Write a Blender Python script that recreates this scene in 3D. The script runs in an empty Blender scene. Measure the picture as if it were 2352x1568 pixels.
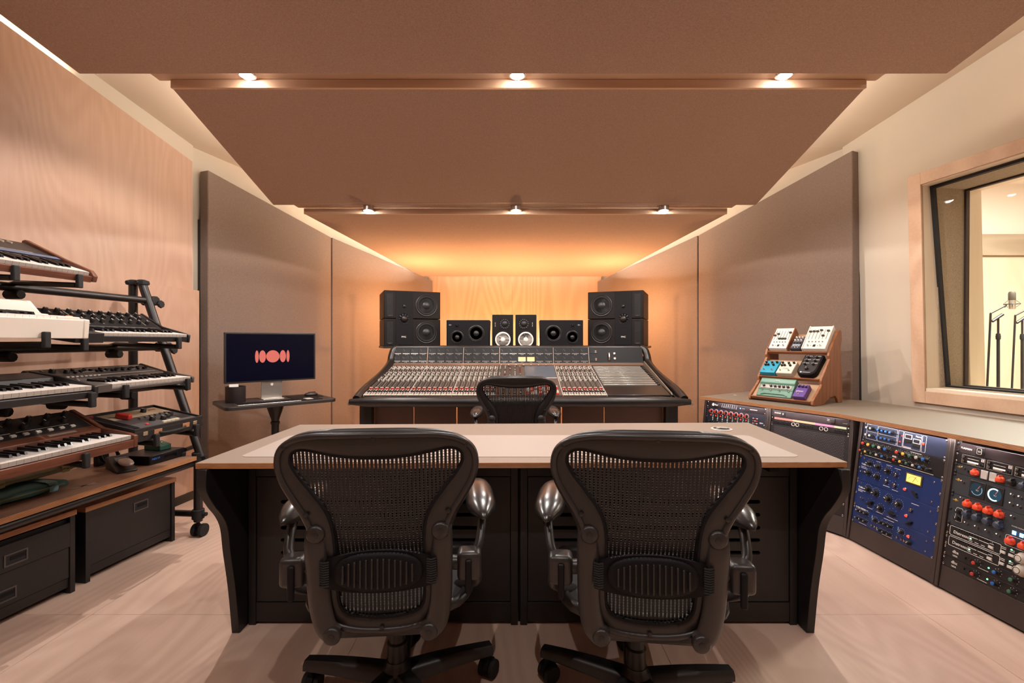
import bpy, bmesh, math, random
from mathutils import Vector as V, Matrix as M, Euler

R = math.radians
rnd = random.Random(7)
sc = bpy.context.scene
COL = sc.collection

# ------------------------------------------------------------------ camera
cam_d = bpy.data.cameras.new('camera')
cam = bpy.data.objects.new('camera', cam_d)
COL.objects.link(cam)
cam.location = (0, 0, 1.2)
cam.rotation_euler = (R(90), 0, 0)
cam_d.sensor_width = 36.0
cam_d.lens = 36.0 * 1045 / 2352
cam_d.shift_x = -7 / 2352
cam_d.clip_start = 0.02
sc.camera = cam

# ------------------------------------------------------------------ world, exposure
w = bpy.data.worlds.new('world')
sc.world = w
w.use_nodes = True
w.node_tree.nodes['Background'].inputs[0].default_value = (0.9, 0.75, 0.62, 1)
w.node_tree.nodes['Background'].inputs[1].default_value = 0.02
sc.view_settings.view_transform = 'Standard'
sc.view_settings.look = 'None'
sc.view_settings.gamma = 1.0
sc.view_settings.use_curve_mapping = False
sc.view_settings.exposure = 0.0
sc.cycles.max_bounces = 10
sc.cycles.diffuse_bounces = 6
sc.cycles.transparent_max_bounces = 12
sc.cycles.sample_clamp_indirect = 6.0

# light strengths in one place
SPOT_COL = (1.0, 0.92, 0.86)
SPOT_ROW = {'rear': 58.0, 'mid': 82.0, 'front': 36.0}
AMBER_COL = (1.0, 0.54, 0.25)
AMBER_W = 125.0
AMBER_FLOOR_W = 50.0
COVE_COL = (1.0, 0.90, 0.77)
COVE_STR = 75.0
RACK_LED_STR = 130.0
LIVE_W = 480.0


def lin(h):
    h = h.lstrip('#')
    out = []
    for i in (0, 2, 4):
        c = int(h[i:i + 2], 16) / 255
        out.append(c / 12.92 if c <= 0.04045 else ((c + 0.055) / 1.055) ** 2.4)
    return tuple(out) + (1.0,)


# ------------------------------------------------------------------ materials
MATS = {}


def _new(name):
    m = bpy.data.materials.new(name)
    m.use_nodes = True
    nt = m.node_tree
    return m, nt, nt.nodes['Principled BSDF']


def _mixcol(nt, fac, a, b):
    n = nt.nodes.new('ShaderNodeMix')
    n.data_type = 'RGBA'
    if isinstance(fac, float):
        n.inputs[0].default_value = fac
    else:
        nt.links.new(fac, n.inputs[0])
    for sock, val in ((n.inputs[6], a), (n.inputs[7], b)):
        if isinstance(val, tuple):
            sock.default_value = val
        else:
            nt.links.new(val, sock)
    return n.outputs[2]


def _noise(nt, scale, detail=2.0, stretch=(1, 1, 1), coord='Object', rough=0.5):
    tc = nt.nodes.new('ShaderNodeTexCoord')
    mp = nt.nodes.new('ShaderNodeMapping')
    mp.inputs['Scale'].default_value = stretch
    nz = nt.nodes.new('ShaderNodeTexNoise')
    nz.inputs['Scale'].default_value = scale
    nz.inputs['Detail'].default_value = detail
    nz.inputs['Roughness'].default_value = rough
    nt.links.new(tc.outputs[coord], mp.inputs['Vector'])
    nt.links.new(mp.outputs['Vector'], nz.inputs['Vector'])
    return nz.outputs['Fac']


def _bump(nt, b, h, strength, dist=0.002):
    bp = nt.nodes.new('ShaderNodeBump')
    bp.inputs['Strength'].default_value = strength
    bp.inputs['Distance'].default_value = dist
    nt.links.new(h, bp.inputs['Height'])
    nt.links.new(bp.outputs['Normal'], b.inputs['Normal'])


def _math(nt, op, a, b=None):
    n = nt.nodes.new('ShaderNodeMath')
    n.operation = op
    for i, x in enumerate((a, b)):
        if x is None:
            continue
        if isinstance(x, (int, float)):
            n.inputs[i].default_value = x
        else:
            nt.links.new(x, n.inputs[i])
    return n.outputs[0]


def mat(name, hx, rough=0.5, metal=0.0, spec=0.5, var=0.12, scale=30.0, bump=0.0, emit=None, es=0.0, coat=0.0):
    if name in MATS:
        return MATS[name]
    m, nt, b = _new(name)
    c = lin(hx)
    d = tuple(x * (1 - var) for x in c[:3]) + (1.0,)
    f = _noise(nt, scale, 3.0)
    nt.links.new(_mixcol(nt, f, d, c), b.inputs['Base Color'])
    b.inputs['Roughness'].default_value = rough
    b.inputs['Metallic'].default_value = metal
    b.inputs['Specular IOR Level'].default_value = spec
    b.inputs['Coat Weight'].default_value = coat
    if bump:
        _bump(nt, b, _noise(nt, scale * 8, 3.0), bump, 0.001)
    if emit:
        b.inputs['Emission Color'].default_value = lin(emit)
        b.inputs['Emission Strength'].default_value = es
    MATS[name] = m
    return m


def plywood(name, hx_a, hx_b, grain=(1, 1, 0.18), rings=26.0, rough=0.45, depth=0.35, spec=0.4):
    """rotary-cut birch: contour figure + fine fibre"""
    m, nt, b = _new(name)
    fld = _noise(nt, 1.5, 1.6, grain, rough=0.45)
    s = _math(nt, 'SINE', _math(nt, 'MULTIPLY', fld, rings * 6.28))
    s2 = nt.nodes.new('ShaderNodeMapRange')
    s2.inputs[1].default_value = -1.0
    s2.inputs[2].default_value = 1.0
    nt.links.new(s, s2.inputs[0])
    fib = _noise(nt, 60.0, 3.0, (grain[0], grain[1], grain[2] * 0.15) if grain[2] < 1 else
                 (grain[0] * 0.15 if grain[0] < 1 else grain[0], grain[1] * 0.15 if grain[1] < 1 else grain[1], 1))
    blot = _noise(nt, 1.1, 2.0)
    fac = _math(nt, 'MULTIPLY', s2.outputs[0], depth)
    fac = _math(nt, 'ADD', fac, _math(nt, 'MULTIPLY', fib, 0.35))
    fac = _math(nt, 'ADD', fac, _math(nt, 'MULTIPLY', blot, 0.30))
    nt.links.new(_mixcol(nt, fac, lin(hx_a), lin(hx_b)), b.inputs['Base Color'])
    b.inputs['Roughness'].default_value = rough
    b.inputs['Specular IOR Level'].default_value = spec
    MATS[name] = m
    return m


def fabric(name, hx_a, hx_b, scale=420.0):
    m, nt, b = _new(name)
    n1 = _noise(nt, scale, 2.0, (1, 1, 0.35))
    n2 = _noise(nt, scale, 2.0, (0.35, 0.35, 1))
    n3 = _noise(nt, 2.2, 2.0)
    f = _math(nt, 'ADD', _math(nt, 'MULTIPLY', n1, 0.5), _math(nt, 'MULTIPLY', n2, 0.5))
    mr = nt.nodes.new('ShaderNodeMapRange')
    mr.inputs[1].default_value = 0.30
    mr.inputs[2].default_value = 0.70
    nt.links.new(f, mr.inputs[0])
    col = _mixcol(nt, mr.outputs[0], lin(hx_a), lin(hx_b))
    nt.links.new(col, b.inputs['Base Color'])
    b.inputs['Roughness'].default_value = 0.95
    b.inputs['Specular IOR Level'].default_value = 0.1
    b.inputs['Sheen Weight'].default_value = 0.15
    _bump(nt, b, f, 0.35, 0.001)
    MATS[name] = m
    return m


def wood(name, hx_a, hx_b, axis=0, rough=0.4, scale=14.0):
    """straight-grained hardwood, grain along local axis"""
    m, nt, b = _new(name)
    st = [1, 1, 1]
    st[axis] = 0.07
    f1 = _noise(nt, scale * 3, 4.0, tuple(st), rough=0.6)
    f2 = _noise(nt, scale * 14, 2.0, tuple(st))
    mr = nt.nodes.new('ShaderNodeMapRange')
    mr.inputs[1].default_value = 0.3
    mr.inputs[2].default_value = 0.7
    nt.links.new(_math(nt, 'ADD', _math(nt, 'MULTIPLY', f1, 0.7), _math(nt, 'MULTIPLY', f2, 0.3)), mr.inputs[0])
    nt.links.new(_mixcol(nt, mr.outputs[0], lin(hx_a), lin(hx_b)), b.inputs['Base Color'])
    b.inputs['Roughness'].default_value = rough
    MATS[name] = m
    return m


def ply_edge(name, hx_a, hx_b, pitch=0.004):
    """layered edge of a plywood board: stripes by height"""
    m, nt, b = _new(name)
    tc = nt.nodes.new('ShaderNodeTexCoord')
    sp = nt.nodes.new('ShaderNodeSeparateXYZ')
    nt.links.new(tc.outputs['Object'], sp.inputs[0])
    s = _math(nt, 'SINE', _math(nt, 'MULTIPLY', sp.outputs['Z'], 6.2832 / pitch))
    mr = nt.nodes.new('ShaderNodeMapRange')
    mr.inputs[1].default_value = -0.6
    mr.inputs[2].default_value = 0.6
    nt.links.new(s, mr.inputs[0])
    f = _math(nt, 'MULTIPLY', mr.outputs[0], _math(nt, 'ADD', _noise(nt, 25.0, 3.0, (1, 1, 4)), 0.3))
    nt.links.new(_mixcol(nt, f, lin(hx_a), lin(hx_b)), b.inputs['Base Color'])
    b.inputs['Roughness'].default_value = 0.5
    MATS[name] = m
    return m


def emis(name, col, strength):
    if name in MATS:
        return MATS[name]
    m = bpy.data.materials.new(name)
    m.use_nodes = True
    nt = m.node_tree
    nt.nodes.clear()
    e = nt.nodes.new('ShaderNodeEmission')
    e.inputs[0].default_value = tuple(col[:3]) + (1.0,)
    e.inputs[1].default_value = strength
    o = nt.nodes.new('ShaderNodeOutputMaterial')
    nt.links.new(e.outputs[0], o.inputs[0])
    MATS[name] = m
    return m


def pane_glass(name, refl=0.06):
    m = bpy.data.materials.new(name)
    m.use_nodes = True
    nt = m.node_tree
    nt.nodes.clear()
    t = nt.nodes.new('ShaderNodeBsdfTransparent')
    t.inputs[0].default_value = (0.93, 0.95, 0.94, 1)
    g = nt.nodes.new('ShaderNodeBsdfGlossy')
    g.inputs['Roughness'].default_value = 0.01
    fr = nt.nodes.new('ShaderNodeFresnel')
    fr.inputs[0].default_value = 1.35
    mx = nt.nodes.new('ShaderNodeMixShader')
    nt.links.new(_math(nt, 'MULTIPLY', fr.outputs[0], 0.3), mx.inputs[0])
    nt.links.new(t.outputs[0], mx.inputs[1])
    nt.links.new(g.outputs[0], mx.inputs[2])
    o = nt.nodes.new('ShaderNodeOutputMaterial')
    nt.links.new(mx.outputs[0], o.inputs[0])
    MATS[name] = m
    return m


PLY_WALL = plywood('birch_ply_wall', '#a17f6b', '#c3a38f', (1, 1, 0.30), 34.0, depth=0.13)
PLY_BACK = plywood('birch_ply_back', '#a47c60', '#c49c7e', (1, 1, 0.14), 22.0, depth=0.32)
PLY_FLOOR = plywood('birch_ply_floor', '#bf9f8c', '#dfc2b0', (1, 0.30, 1), 30.0, rough=0.38, depth=0.25, spec=0.5)
PLY_TRIM = plywood('birch_ply_trim', '#b08d72', '#d6b69a', (0.2, 1, 1), 10.0, depth=0.3)
PLY_LIVE = plywood('live_ply', '#cbb8a0', '#e4d6c2', (1, 1, 0.3), 10.0, depth=0.2)
FAB_CEIL = fabric('ceiling_fabric', '#957b6d', '#b99e8e')
FAB_WALL = fabric('wall_fabric', '#63534a', '#857266')
FAB_LINER = fabric('liner_fabric', '#8b7a66', '#b3a089', 260.0)
DRY = mat('drywall', '#bfb2a1', 0.8, var=0.03, scale=4)
CEILP = mat('ceiling_paint', '#cdbba6', 0.85, var=0.03, scale=4)
LIVE_W_M = mat('live_white', '#e9e2da', 0.8, var=0.02)
BLACK = mat('black_satin', '#1d1a1a', 0.42, scale=60)
BLACK2 = mat('black_matte', '#121013', 0.6, spec=0.2, scale=60)
BLACKP = mat('black_paint_board', '#1c1818', 0.5, scale=25, var=0.25)
RUBBER = mat('rubber', '#151314', 0.75)
GRAPH = mat('graphite_plastic', '#231f1f', 0.42, scale=50, bump=0.05)
GRAPH_L = mat('graphite_light', '#2d2827', 0.36, scale=50, bump=0.04)
PELL = mat('pellicle', '#1d191a', 0.6, scale=200)
STEEL = mat('polished_steel', '#b9b2ac', 0.25, 1.0, var=0.06)
ALU = mat('aluminium', '#c9c3bd', 0.35, 1.0, var=0.05)
ARMPAD = mat('armpad_black', '#2c2827', 0.26, 0.0, 0.7, var=0.1)
LEATHER = mat('black_leather', '#1c1817', 0.36, 0, 0.6, var=0.25, scale=20, bump=0.12)
BROWNP = mat('brown_panel', '#6b5248', 0.55, var=0.15, scale=12)
LINO = mat('desk_linoleum', '#8f7e71', 0.55, var=0.10, scale=90, bump=0.03)
LINO_L = mat('desk_inlay', '#aa9d94', 0.5, var=0.03, scale=60)
EDGE = ply_edge('ply_edge', '#7b4a2c', '#d09a6c', 0.0042)
SHELFP = plywood('shelf_ply', '#7a5a48', '#a8826a', (1, 0.2, 1), 8.0, depth=0.3)
WALNUT = wood('walnut', '#40231a', '#7d4a35', 0)
WALNUT_Y = wood('walnut_depth', '#40231a', '#7d4a35', 1)
TEAK = wood('teak_z', '#6b3c22', '#a5693f', 2, scale=10)
TEAK_X = wood('teak_x', '#5f3520', '#955c38', 0, scale=10)
WHITE = mat('white_plastic', '#ddd2c6', 0.35, var=0.03)
KEYW = mat('key_white', '#efe6de', 0.25, var=0.02)
KEYB = mat('key_black', '#141214', 0.22, var=0.05)
RED = mat('knob_red', '#c1352b', 0.4)
ORANGE = mat('knob_orange', '#e8512f', 0.4)
BLUEP = mat('rack_blue', '#132a5e', 0.42, var=0.12, scale=40)
BLUEK = mat('knob_blue', '#2c62ad', 0.4)
NAVY = mat('panel_navy', '#2c334b', 0.4, var=0.1)
GREENK = mat('knob_green', '#3a6a55', 0.4)
YELLOWK = mat('knob_yellow', '#e3b54a', 0.4)
GREYK = mat('knob_grey', '#c9c2ba', 0.4)
SLATE = mat('knob_slate', '#3d4453', 0.35)
LETTER = mat('print_white', '#e8e2dc', 0.6, var=0.02)
GLASS = pane_glass('window_glass')


# ------------------------------------------------------------------ mesh builder
class MB:
    def __init__(s):
        s.v, s.f, s.m, s.cur, s.T = [], [], [], 0, None

    def add(s, vs, fs):
        o = len(s.v)
        if s.T is not None:
            vs = [s.T @ V(p) for p in vs]
        s.v += [tuple(p) for p in vs]
        s.f += [tuple(i + o for i in f) for f in fs]
        s.m += [s.cur] * len(fs)
        return s

    def k(s, i):
        s.cur = i
        return s

    def box(s, x0, x1, y0, y1, z0, z1):
        vs = [(x, y, z) for z in (z0, z1) for y in (y0, y1) for x in (x0, x1)]
        return s.add(vs, [(0, 2, 3, 1), (4, 5, 7, 6), (0, 1, 5, 4), (2, 6, 7, 3), (0, 4, 6, 2), (1, 3, 7, 5)])

    def hexa(s, p):
        """8 corners: bottom quad then top quad"""
        return s.add(p, [(3, 2, 1, 0), (4, 5, 6, 7), (0, 1, 5, 4), (1, 2, 6, 5), (2, 3, 7, 6), (3, 0, 4, 7)])

    def prism(s, pts, a0, a1, axis='x'):
        n = len(pts)

        def q(p, a):
            return {'x': (a, p[0], p[1]), 'y': (p[0], a, p[1]), 'z': (p[0], p[1], a)}[axis]
        vs = [q(p, a0) for p in pts] + [q(p, a1) for p in pts]
        fs = [tuple(range(n))[::-1], tuple(range(n, 2 * n))]
        fs += [(i, (i + 1) % n, n + (i + 1) % n, n + i) for i in range(n)]
        return s.add(vs, fs)

    def cyl(s, p0, p1, r0, r1=None, n=12):
        r1 = r0 if r1 is None else r1
        return s.tube([p0, p1], [r0, r1], n)

    def tube(s, pts, r, n=8, closed=False, flat=1.0, up=None):
        pts = [V(p) for p in pts]
        k = len(pts)
        rs = r if isinstance(r, (list, tuple)) else [r] * k
        tang = []
        for i in range(k):
            a = pts[(i - 1) % k] if (closed or i > 0) else pts[i]
            b = pts[(i + 1) % k] if (closed or i < k - 1) else pts[i]
            t = (b - a)
            tang.append(t.normalized() if t.length > 1e-9 else V((0, 0, 1)))
        ref = V(up) if up else (V((0, 0, 1)) if abs(tang[0].z) < 0.9 else V((1, 0, 0)))
        vs = []
        nrm = (ref - tang[0] * ref.dot(tang[0])).normalized()
        for i in range(k):
            if up:
                nrm = (V(up) - tang[i] * V(up).dot(tang[i]))
                nrm = nrm.normalized() if nrm.length > 1e-6 else V((1, 0, 0))
            else:
                nrm = (nrm - tang[i] * nrm.dot(tang[i])).normalized()
            bi = tang[i].cross(nrm)
            for j in range(n):
                a = 2 * math.pi * (j + 0.5) / n
                vs.append(pts[i] + (nrm * math.cos(a) * flat + bi * math.sin(a)) * rs[i])
        fs = []
        for i in range(k if closed else k - 1):
            for j in range(n):
                a, b = i * n + j, i * n + (j + 1) % n
                c, d = ((i + 1) % k) * n + (j + 1) % n, ((i + 1) % k) * n + j
                fs.append((a, b, c, d))
        if not closed:
            fs.append(tuple(range(n))[::-1])
            fs.append(tuple(range((k - 1) * n, k * n)))
        return s.add(vs, fs)

    def lathe(s, prof, c=(0, 0, 0), axis='z', n=20, cap=True):
        """prof: (radius, height) pairs along axis"""
        vs = []
        for r, h in prof:
            for j in range(n):
                a = 2 * math.pi * j / n
                x, y = r * math.cos(a), r * math.sin(a)
                p = {'z': (x, y, h), 'y': (x, h, -y), '-y': (x, -h, y), 'x': (h, x, y)}[axis]
                vs.append((p[0] + c[0], p[1] + c[1], p[2] + c[2]))
        k = len(prof)
        fs = [(i * n + j, i * n + (j + 1) % n, (i + 1) * n + (j + 1) % n, (i + 1) * n + j)
              for i in range(k - 1) for j in range(n)]
        if cap:
            fs.append(tuple(range(n))[::-1])
            fs.append(tuple(range((k - 1) * n, k * n)))
        return s.add(vs, fs)

    def ell(s, c, r, nu=16, nv=10, rot=None, power=1.0):
        vs, fs = [], []
        T = Euler(rot).to_matrix() if rot else None

        def sp(x):
            return math.copysign(abs(x) ** power, x)
        for i in range(nv + 1):
            t = math.pi * i / nv
            for j in range(nu):
                a = 2 * math.pi * j / nu
                p = V((r[0] * sp(math.sin(t)) * sp(math.cos(a)), r[1] * sp(math.sin(t)) * sp(math.sin(a)), r[2] * sp(math.cos(t))))
                if T:
                    p = T @ p
                vs.append(p + V(c))
        for i in range(nv):
            for j in range(nu):
                fs.append((i * nu + j, (i + 1) * nu + j, (i + 1) * nu + (j + 1) % nu, i * nu + (j + 1) % nu))
        return s.add(vs, fs)

    def loft(s, rings, closed_rings=True, loop=False, cap=True):
        n = len(rings[0])
        k = len(rings)
        vs = [p for r in rings for p in r]
        fs = []
        for i in range(k if loop else k - 1):
            for j in range(n if closed_rings else n - 1):
                a = i * n + j
                b = i * n + (j + 1) % n
                c = ((i + 1) % k) * n + (j + 1) % n
                d = ((i + 1) % k) * n + j
                fs.append((a, b, c, d))
        if cap and not loop and closed_rings:
            fs.append(tuple(range(n))[::-1])
            fs.append(tuple(range((k - 1) * n, k * n)))
        return s.add(vs, fs)

    def build(s, name, mats, parent=None, bevel=0.0, seg=2, smooth=35, loc=None, rot=None, kind=None):
        me = bpy.data.meshes.new(name)
        me.from_pydata(s.v, [], s.f)
        for m in (mats if isinstance(mats, (list, tuple)) else [mats]):
            me.materials.append(m)
        me.polygons.foreach_set('material_index', s.m)
        bm = bmesh.new()
        bm.from_mesh(me)
        bmesh.ops.recalc_face_normals(bm, faces=bm.faces)
        bm.to_mesh(me)
        bm.free()
        if smooth:
            me.polygons.foreach_set('use_smooth', [True] * len(me.polygons))
            me.set_sharp_from_angle(angle=R(smooth))
        o = bpy.data.objects.new(name, me)
        COL.objects.link(o)
        if parent:
            o.parent = parent
        if loc:
            o.location = loc
        if rot:
            o.rotation_euler = rot
        if bevel:
            md = o.modifiers.new('bevel', 'BEVEL')
            md.width = bevel
            md.segments = seg
            md.limit_method = 'ANGLE'
            md.angle_limit = R(40)
            md.harden_normals = False
        if kind:
            o['kind'] = kind
        return o


def tag(o, label=None, cat=None, group=None, kind=None):
    if label:
        o['label'] = label
    if cat:
        o['category'] = cat
    if group:
        o['group'] = group
    if kind:
        o['kind'] = kind
    return o


def thing(name, label, cat, loc=(0, 0, 0), rz=0.0, group=None, mtx=None):
    o = bpy.data.objects.new(name, None)
    o.empty_display_size = 0.1
    COL.objects.link(o)
    if mtx is not None:
        o.matrix_basis = mtx
    else:
        o.location = loc
        o.rotation_euler = (0, 0, rz)
    return tag(o, label, cat, group)


def struct(name, parent=None):
    o = bpy.data.objects.new(name, None)
    COL.objects.link(o)
    if parent:
        o.parent = parent
    o['kind'] = 'structure'
    return o


def inst(name, src, parent, loc, rot=None, scale=None, label=None):
    """another object on the mesh (and bevel) of src"""
    me = src.data if hasattr(src, 'data') else src
    o = bpy.data.objects.new(name, me)
    COL.objects.link(o)
    o.parent = parent
    o.location = loc
    if rot:
        o.rotation_euler = rot
    if scale:
        o.scale = scale if isinstance(scale, (tuple, list)) else (scale,) * 3
    if label:
        o['label'] = label
    return o


def copy_tree(o, parent=None):
    c = o.copy()
    COL.objects.link(c)
    c.parent = parent
    for ch in list(o.children):
        copy_tree(ch, c)
    return c


def shared(mb, name, mats, smooth=35):
    """a mesh datablock for inst()"""
    o = mb.build(name, mats, smooth=smooth)
    me = o.data
    bpy.data.objects.remove(o)
    return me


def text(name, s, size, m, parent, loc, rot=(R(90), 0, 0), ext=0.0004, align='LEFT'):
    cu = bpy.data.curves.new(name, 'FONT')
    cu.body = s
    cu.size = size
    cu.extrude = ext
    cu.resolution_u = 2
    cu.align_x = align
    o = bpy.data.objects.new(name, cu)
    COL.objects.link(o)
    me = bpy.data.meshes.new_from_object(o)
    bpy.data.objects.remove(o)
    me.materials.clear()
    me.materials.append(m)
    return inst(name, me, parent, loc, rot)


# photo frame -> place: principal point (1183, 784), focal length 1045 px, eye at 1.2 m
def at(px, py, y):
    return V(((px - 1183) / 1045 * y, y, 1.2 - (py - 784) / 1045 * y))


def onz(px, py, z):
    return at(px, py, (1.2 - z) * 1045 / (py - 784))


def catmull(pts, sub=4, closed=False):
    n = len(pts)
    out = []
    pts = [V(p) for p in pts]
    for i in range(n if closed else n - 1):
        p0 = pts[(i - 1) % n] if closed or i > 0 else pts[i]
        p1, p2 = pts[i], pts[(i + 1) % n]
        p3 = pts[(i + 2) % n] if closed or i < n - 2 else p2
        for k in range(sub):
            t = k / sub
            out.append(0.5 * ((2 * p1) + (p2 - p0) * t + (2 * p0 - 5 * p1 + 4 * p2 - p3) * t * t
                              + (3 * p1 - p0 - 3 * p2 + p3) * t ** 3))
    if not closed:
        out.append(pts[-1])
    return out

# ================================================================== the room
CEIL_PROF = [(-2.6, 3.32), (0.5, 3.25), (2.83, 2.863), (3.6, 2.736), (7.0, 2.70)]


def ceil_z(y):
    for (a, za), (b, zb) in zip(CEIL_PROF, CEIL_PROF[1:]):
        if a <= y <= b:
            return za + (zb - za) * (y - a) / (b - a)
    return 2.7


def lw(y):      # left wall line
    return -2.874 + 0.112 * y


def rw(y):      # right wall line
    return 2.66 - 0.2 * (y - 3.45)


# floor: slab and birch plywood sheets with open joints
mb = MB()
mb.box(-3.6, 4.4, -2.6, 7.0, -0.10, -0.014)
fl = mb.build('floor', mat('floor_joint', '#5c4334', 0.8))
tag(fl, 'pale birch plywood studio floor laid in sheets', kind='structure')
xs = [-3.6, -3.08, -1.86, -0.64, 0.58, 1.80, 3.02, 4.4]
ys = [-2.6, -0.44, 2.0, 4.44, 7.0]
for i in range(len(xs) - 1):
    for j in range(len(ys) - 1):
        g = 0.0008
        mb = MB()
        x0, x1, y0, y1 = xs[i] + g, xs[i + 1] - g, ys[j] + g, ys[j + 1] - g
        mb.box(x0, x1, y0, y1, -0.014, 0.0)
        mb.build('floor_sheet', PLY_FLOOR, fl)

# ceiling above the clouds
mb = MB()
prof = CEIL_PROF
for (a, za), (b, zb) in zip(prof, prof[1:]):
    ra, rb = rw(a) + .15, rw(b) + .15
    mb.hexa([(-3.8, a, za), (ra, a, za), (rb, b, zb), (-3.8, b, zb),
             (-3.8, a, za + .1), (ra, a, za + .1), (rb, b, zb + .1), (-3.8, b, zb + .1)])
ce = mb.build('ceiling', CEILP)
tag(ce, 'painted ceiling seen in the gaps beside the fabric clouds', kind='structure')


def wall_run(name, pts, thick, z0, ztop, m, side=1, label=None, parent=None):
    """vertical wall along plan points; thickness to the left (+1) or right (-1) of travel"""
    mb = MB()
    for a, b in zip(pts, pts[1:]):
        a, b = V(a), V(b)
        d = (b - a).normalized()
        n = V((-d.y, d.x)) * thick * side
        za = ztop(a.y) if callable(ztop) else ztop
        zb = ztop(b.y) if callable(ztop) else ztop
        mb.hexa([(a.x, a.y, z0), (b.x, b.y, z0), (b.x + n.x, b.y + n.y, z0), (a.x + n.x, a.y + n.y, z0),
                 (a.x, a.y, za), (b.x, b.y, zb), (b.x + n.x, b.y + n.y, zb), (a.x + n.x, a.y + n.y, za)])
    o = mb.build(name, m, parent)
    if not parent:
        tag(o, label, kind='structure')
    return o


CT = lambda y: ceil_z(y) + 0.02
# left wall: plasterboard with two layers of birch ply
wl = wall_run('wall_left', [(lw(-2.6) - .06, -2.6), (lw(1.0) - .06, 1.0), (lw(2.83) - .06, 2.83), (lw(3.58) - .06, 3.58),
                            (-2.55, 3.6), (-2.30, 4.4), (-2.06, 5.0), (-1.30, 6.62)], 0.12, 0, CT, DRY, 1,
              'plastered wall faced with birch plywood behind the keyboards')
up_top = lambda y: 2.83 - 0.207 * (y - 2.31)
wall_run('upper_sheet', [(lw(-2.5), -2.5), (lw(0.9), 0.9)], 0.015, 1.55, lambda y: min(3.15, up_top(y)), PLY_WALL, 1, parent=wl)
wall_run('upper_sheet', [(lw(0.902), 0.902), (lw(3.50), 3.50)], 0.015, 1.55, up_top, PLY_WALL, 1, parent=wl)
wall_run('lower_sheet', [(lw(-2.5) + .02, -2.5), (lw(1.1) + .02, 1.1)], 0.05, 0.0, 1.595, PLY_WALL, 1, parent=wl)
wall_run('lower_sheet', [(lw(1.102) + .02, 1.102), (lw(3.54) + .02, 3.54)], 0.05, 0.0, 1.595, PLY_WALL, 1, parent=wl)
wall_run('baseboard_left', [(lw(-2.5) + .035, -2.5), (lw(3.52) + .035, 3.52)], 0.014, 0.0, 0.06, BLACKP, 1,
         'low black baseboard along the plywood wall')

# back wall: two birch boards
wb = MB().box(-1.6, 1.6, 6.62, 6.74, 0, 2.75).build('wall_back', DRY)
tag(wb, 'birch plywood wall behind the mixing console', kind='structure')
MB().box(-1.25, -0.045, 6.59, 6.62, 0, 2.72).build('plywood_board', PLY_BACK, wb)
MB().box(-0.042, 1.25, 6.59, 6.62, 0, 2.72).build('plywood_board', PLY_BACK, wb)

# rear wall behind the camera
tag(MB().box(-3.6, 4.4, -2.72, -2.6, 0, 3.4).build('wall_rear', PLY_WALL), 'plywood wall behind the viewer', kind='structure')

# right wall with the control-room window opening, plus its run behind the right fabric wall
TILT = 0.022
WIN_Y0, WIN_Y1, WIN_Z0, WIN_Z1 = 1.35, 3.055, 0.865, 2.262


def rwp(y, z, d=0.0):
    """point on the right wall plane (leans in slightly towards the top); d = depth into the wall"""
    return (rw(y) - TILT * (z - 1.0) + 0.98 * d, y + 0.2 * d, z)


def rblock(mb, y0, y1, z0, z1, d0, d1):
    f = lambda y, z, d: rwp(y, (z(y) if callable(z) else z), d)
    mb.hexa([f(y0, z0, d0), f(y1, z0, d0), f(y1, z0, d1), f(y0, z0, d1),
             f(y0, z1, d0), f(y1, z1, d0), f(y1, z1, d1), f(y0, z1, d1)])


mb = MB()
rblock(mb, -2.6, WIN_Y0, 0, CT, 0, .10)
rblock(mb, WIN_Y0, WIN_Y1, 0, WIN_Z0, 0, .10)
rblock(mb, WIN_Y0, 2.83, WIN_Z1, CT, 0, .10)
rblock(mb, 2.83, WIN_Y1, WIN_Z1, CT, 0, .10)
rblock(mb, WIN_Y1, 3.60, 0, CT, 0, .10)
o = mb.build('wall_right', DRY)
tag(o, 'cream plastered wall around the control room window', kind='structure')
wall_run('wall_right_front', [(2.66, 3.52), (2.30, 4.4), (2.06, 5.0), (1.30, 6.62)], 0.12, 0, CT, DRY, -1,
         'cream plaster behind the right fabric wall')

# window: birch casing, deep lined jamb, two panes in black gaskets
win = struct('window_1')
tag(win, 'studio window with birch casing looking into the live room')


def wring(name, y0, y1, z0, z1, wdt, d0, d1, m, parent=win, dd=0.0, bevel=0.0):
    """four members round the opening; dd tilts the ring so that its foot sits deeper"""
    for nm, (a, b, c, e) in (('far', (y1 - wdt, y1, z0, z1)), ('near', (y0, y0 + wdt, z0, z1)),
                             ('head', (y0 + wdt, y1 - wdt, z1 - wdt, z1)), ('sill', (y0 + wdt, y1 - wdt, z0, z0 + wdt))):
        mb = MB()
        sh = lambda z: dd * (z1 - z) / (z1 - z0)
        f = lambda y, z, d: rwp(y, z, d + sh(z))
        mb.hexa([f(a, c, d0), f(b, c, d0), f(b, c, d1), f(a, c, d1), f(a, e, d0), f(b, e, d0), f(b, e, d1), f(a, e, d1)])
        mb.build(name, m, parent, bevel)


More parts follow.
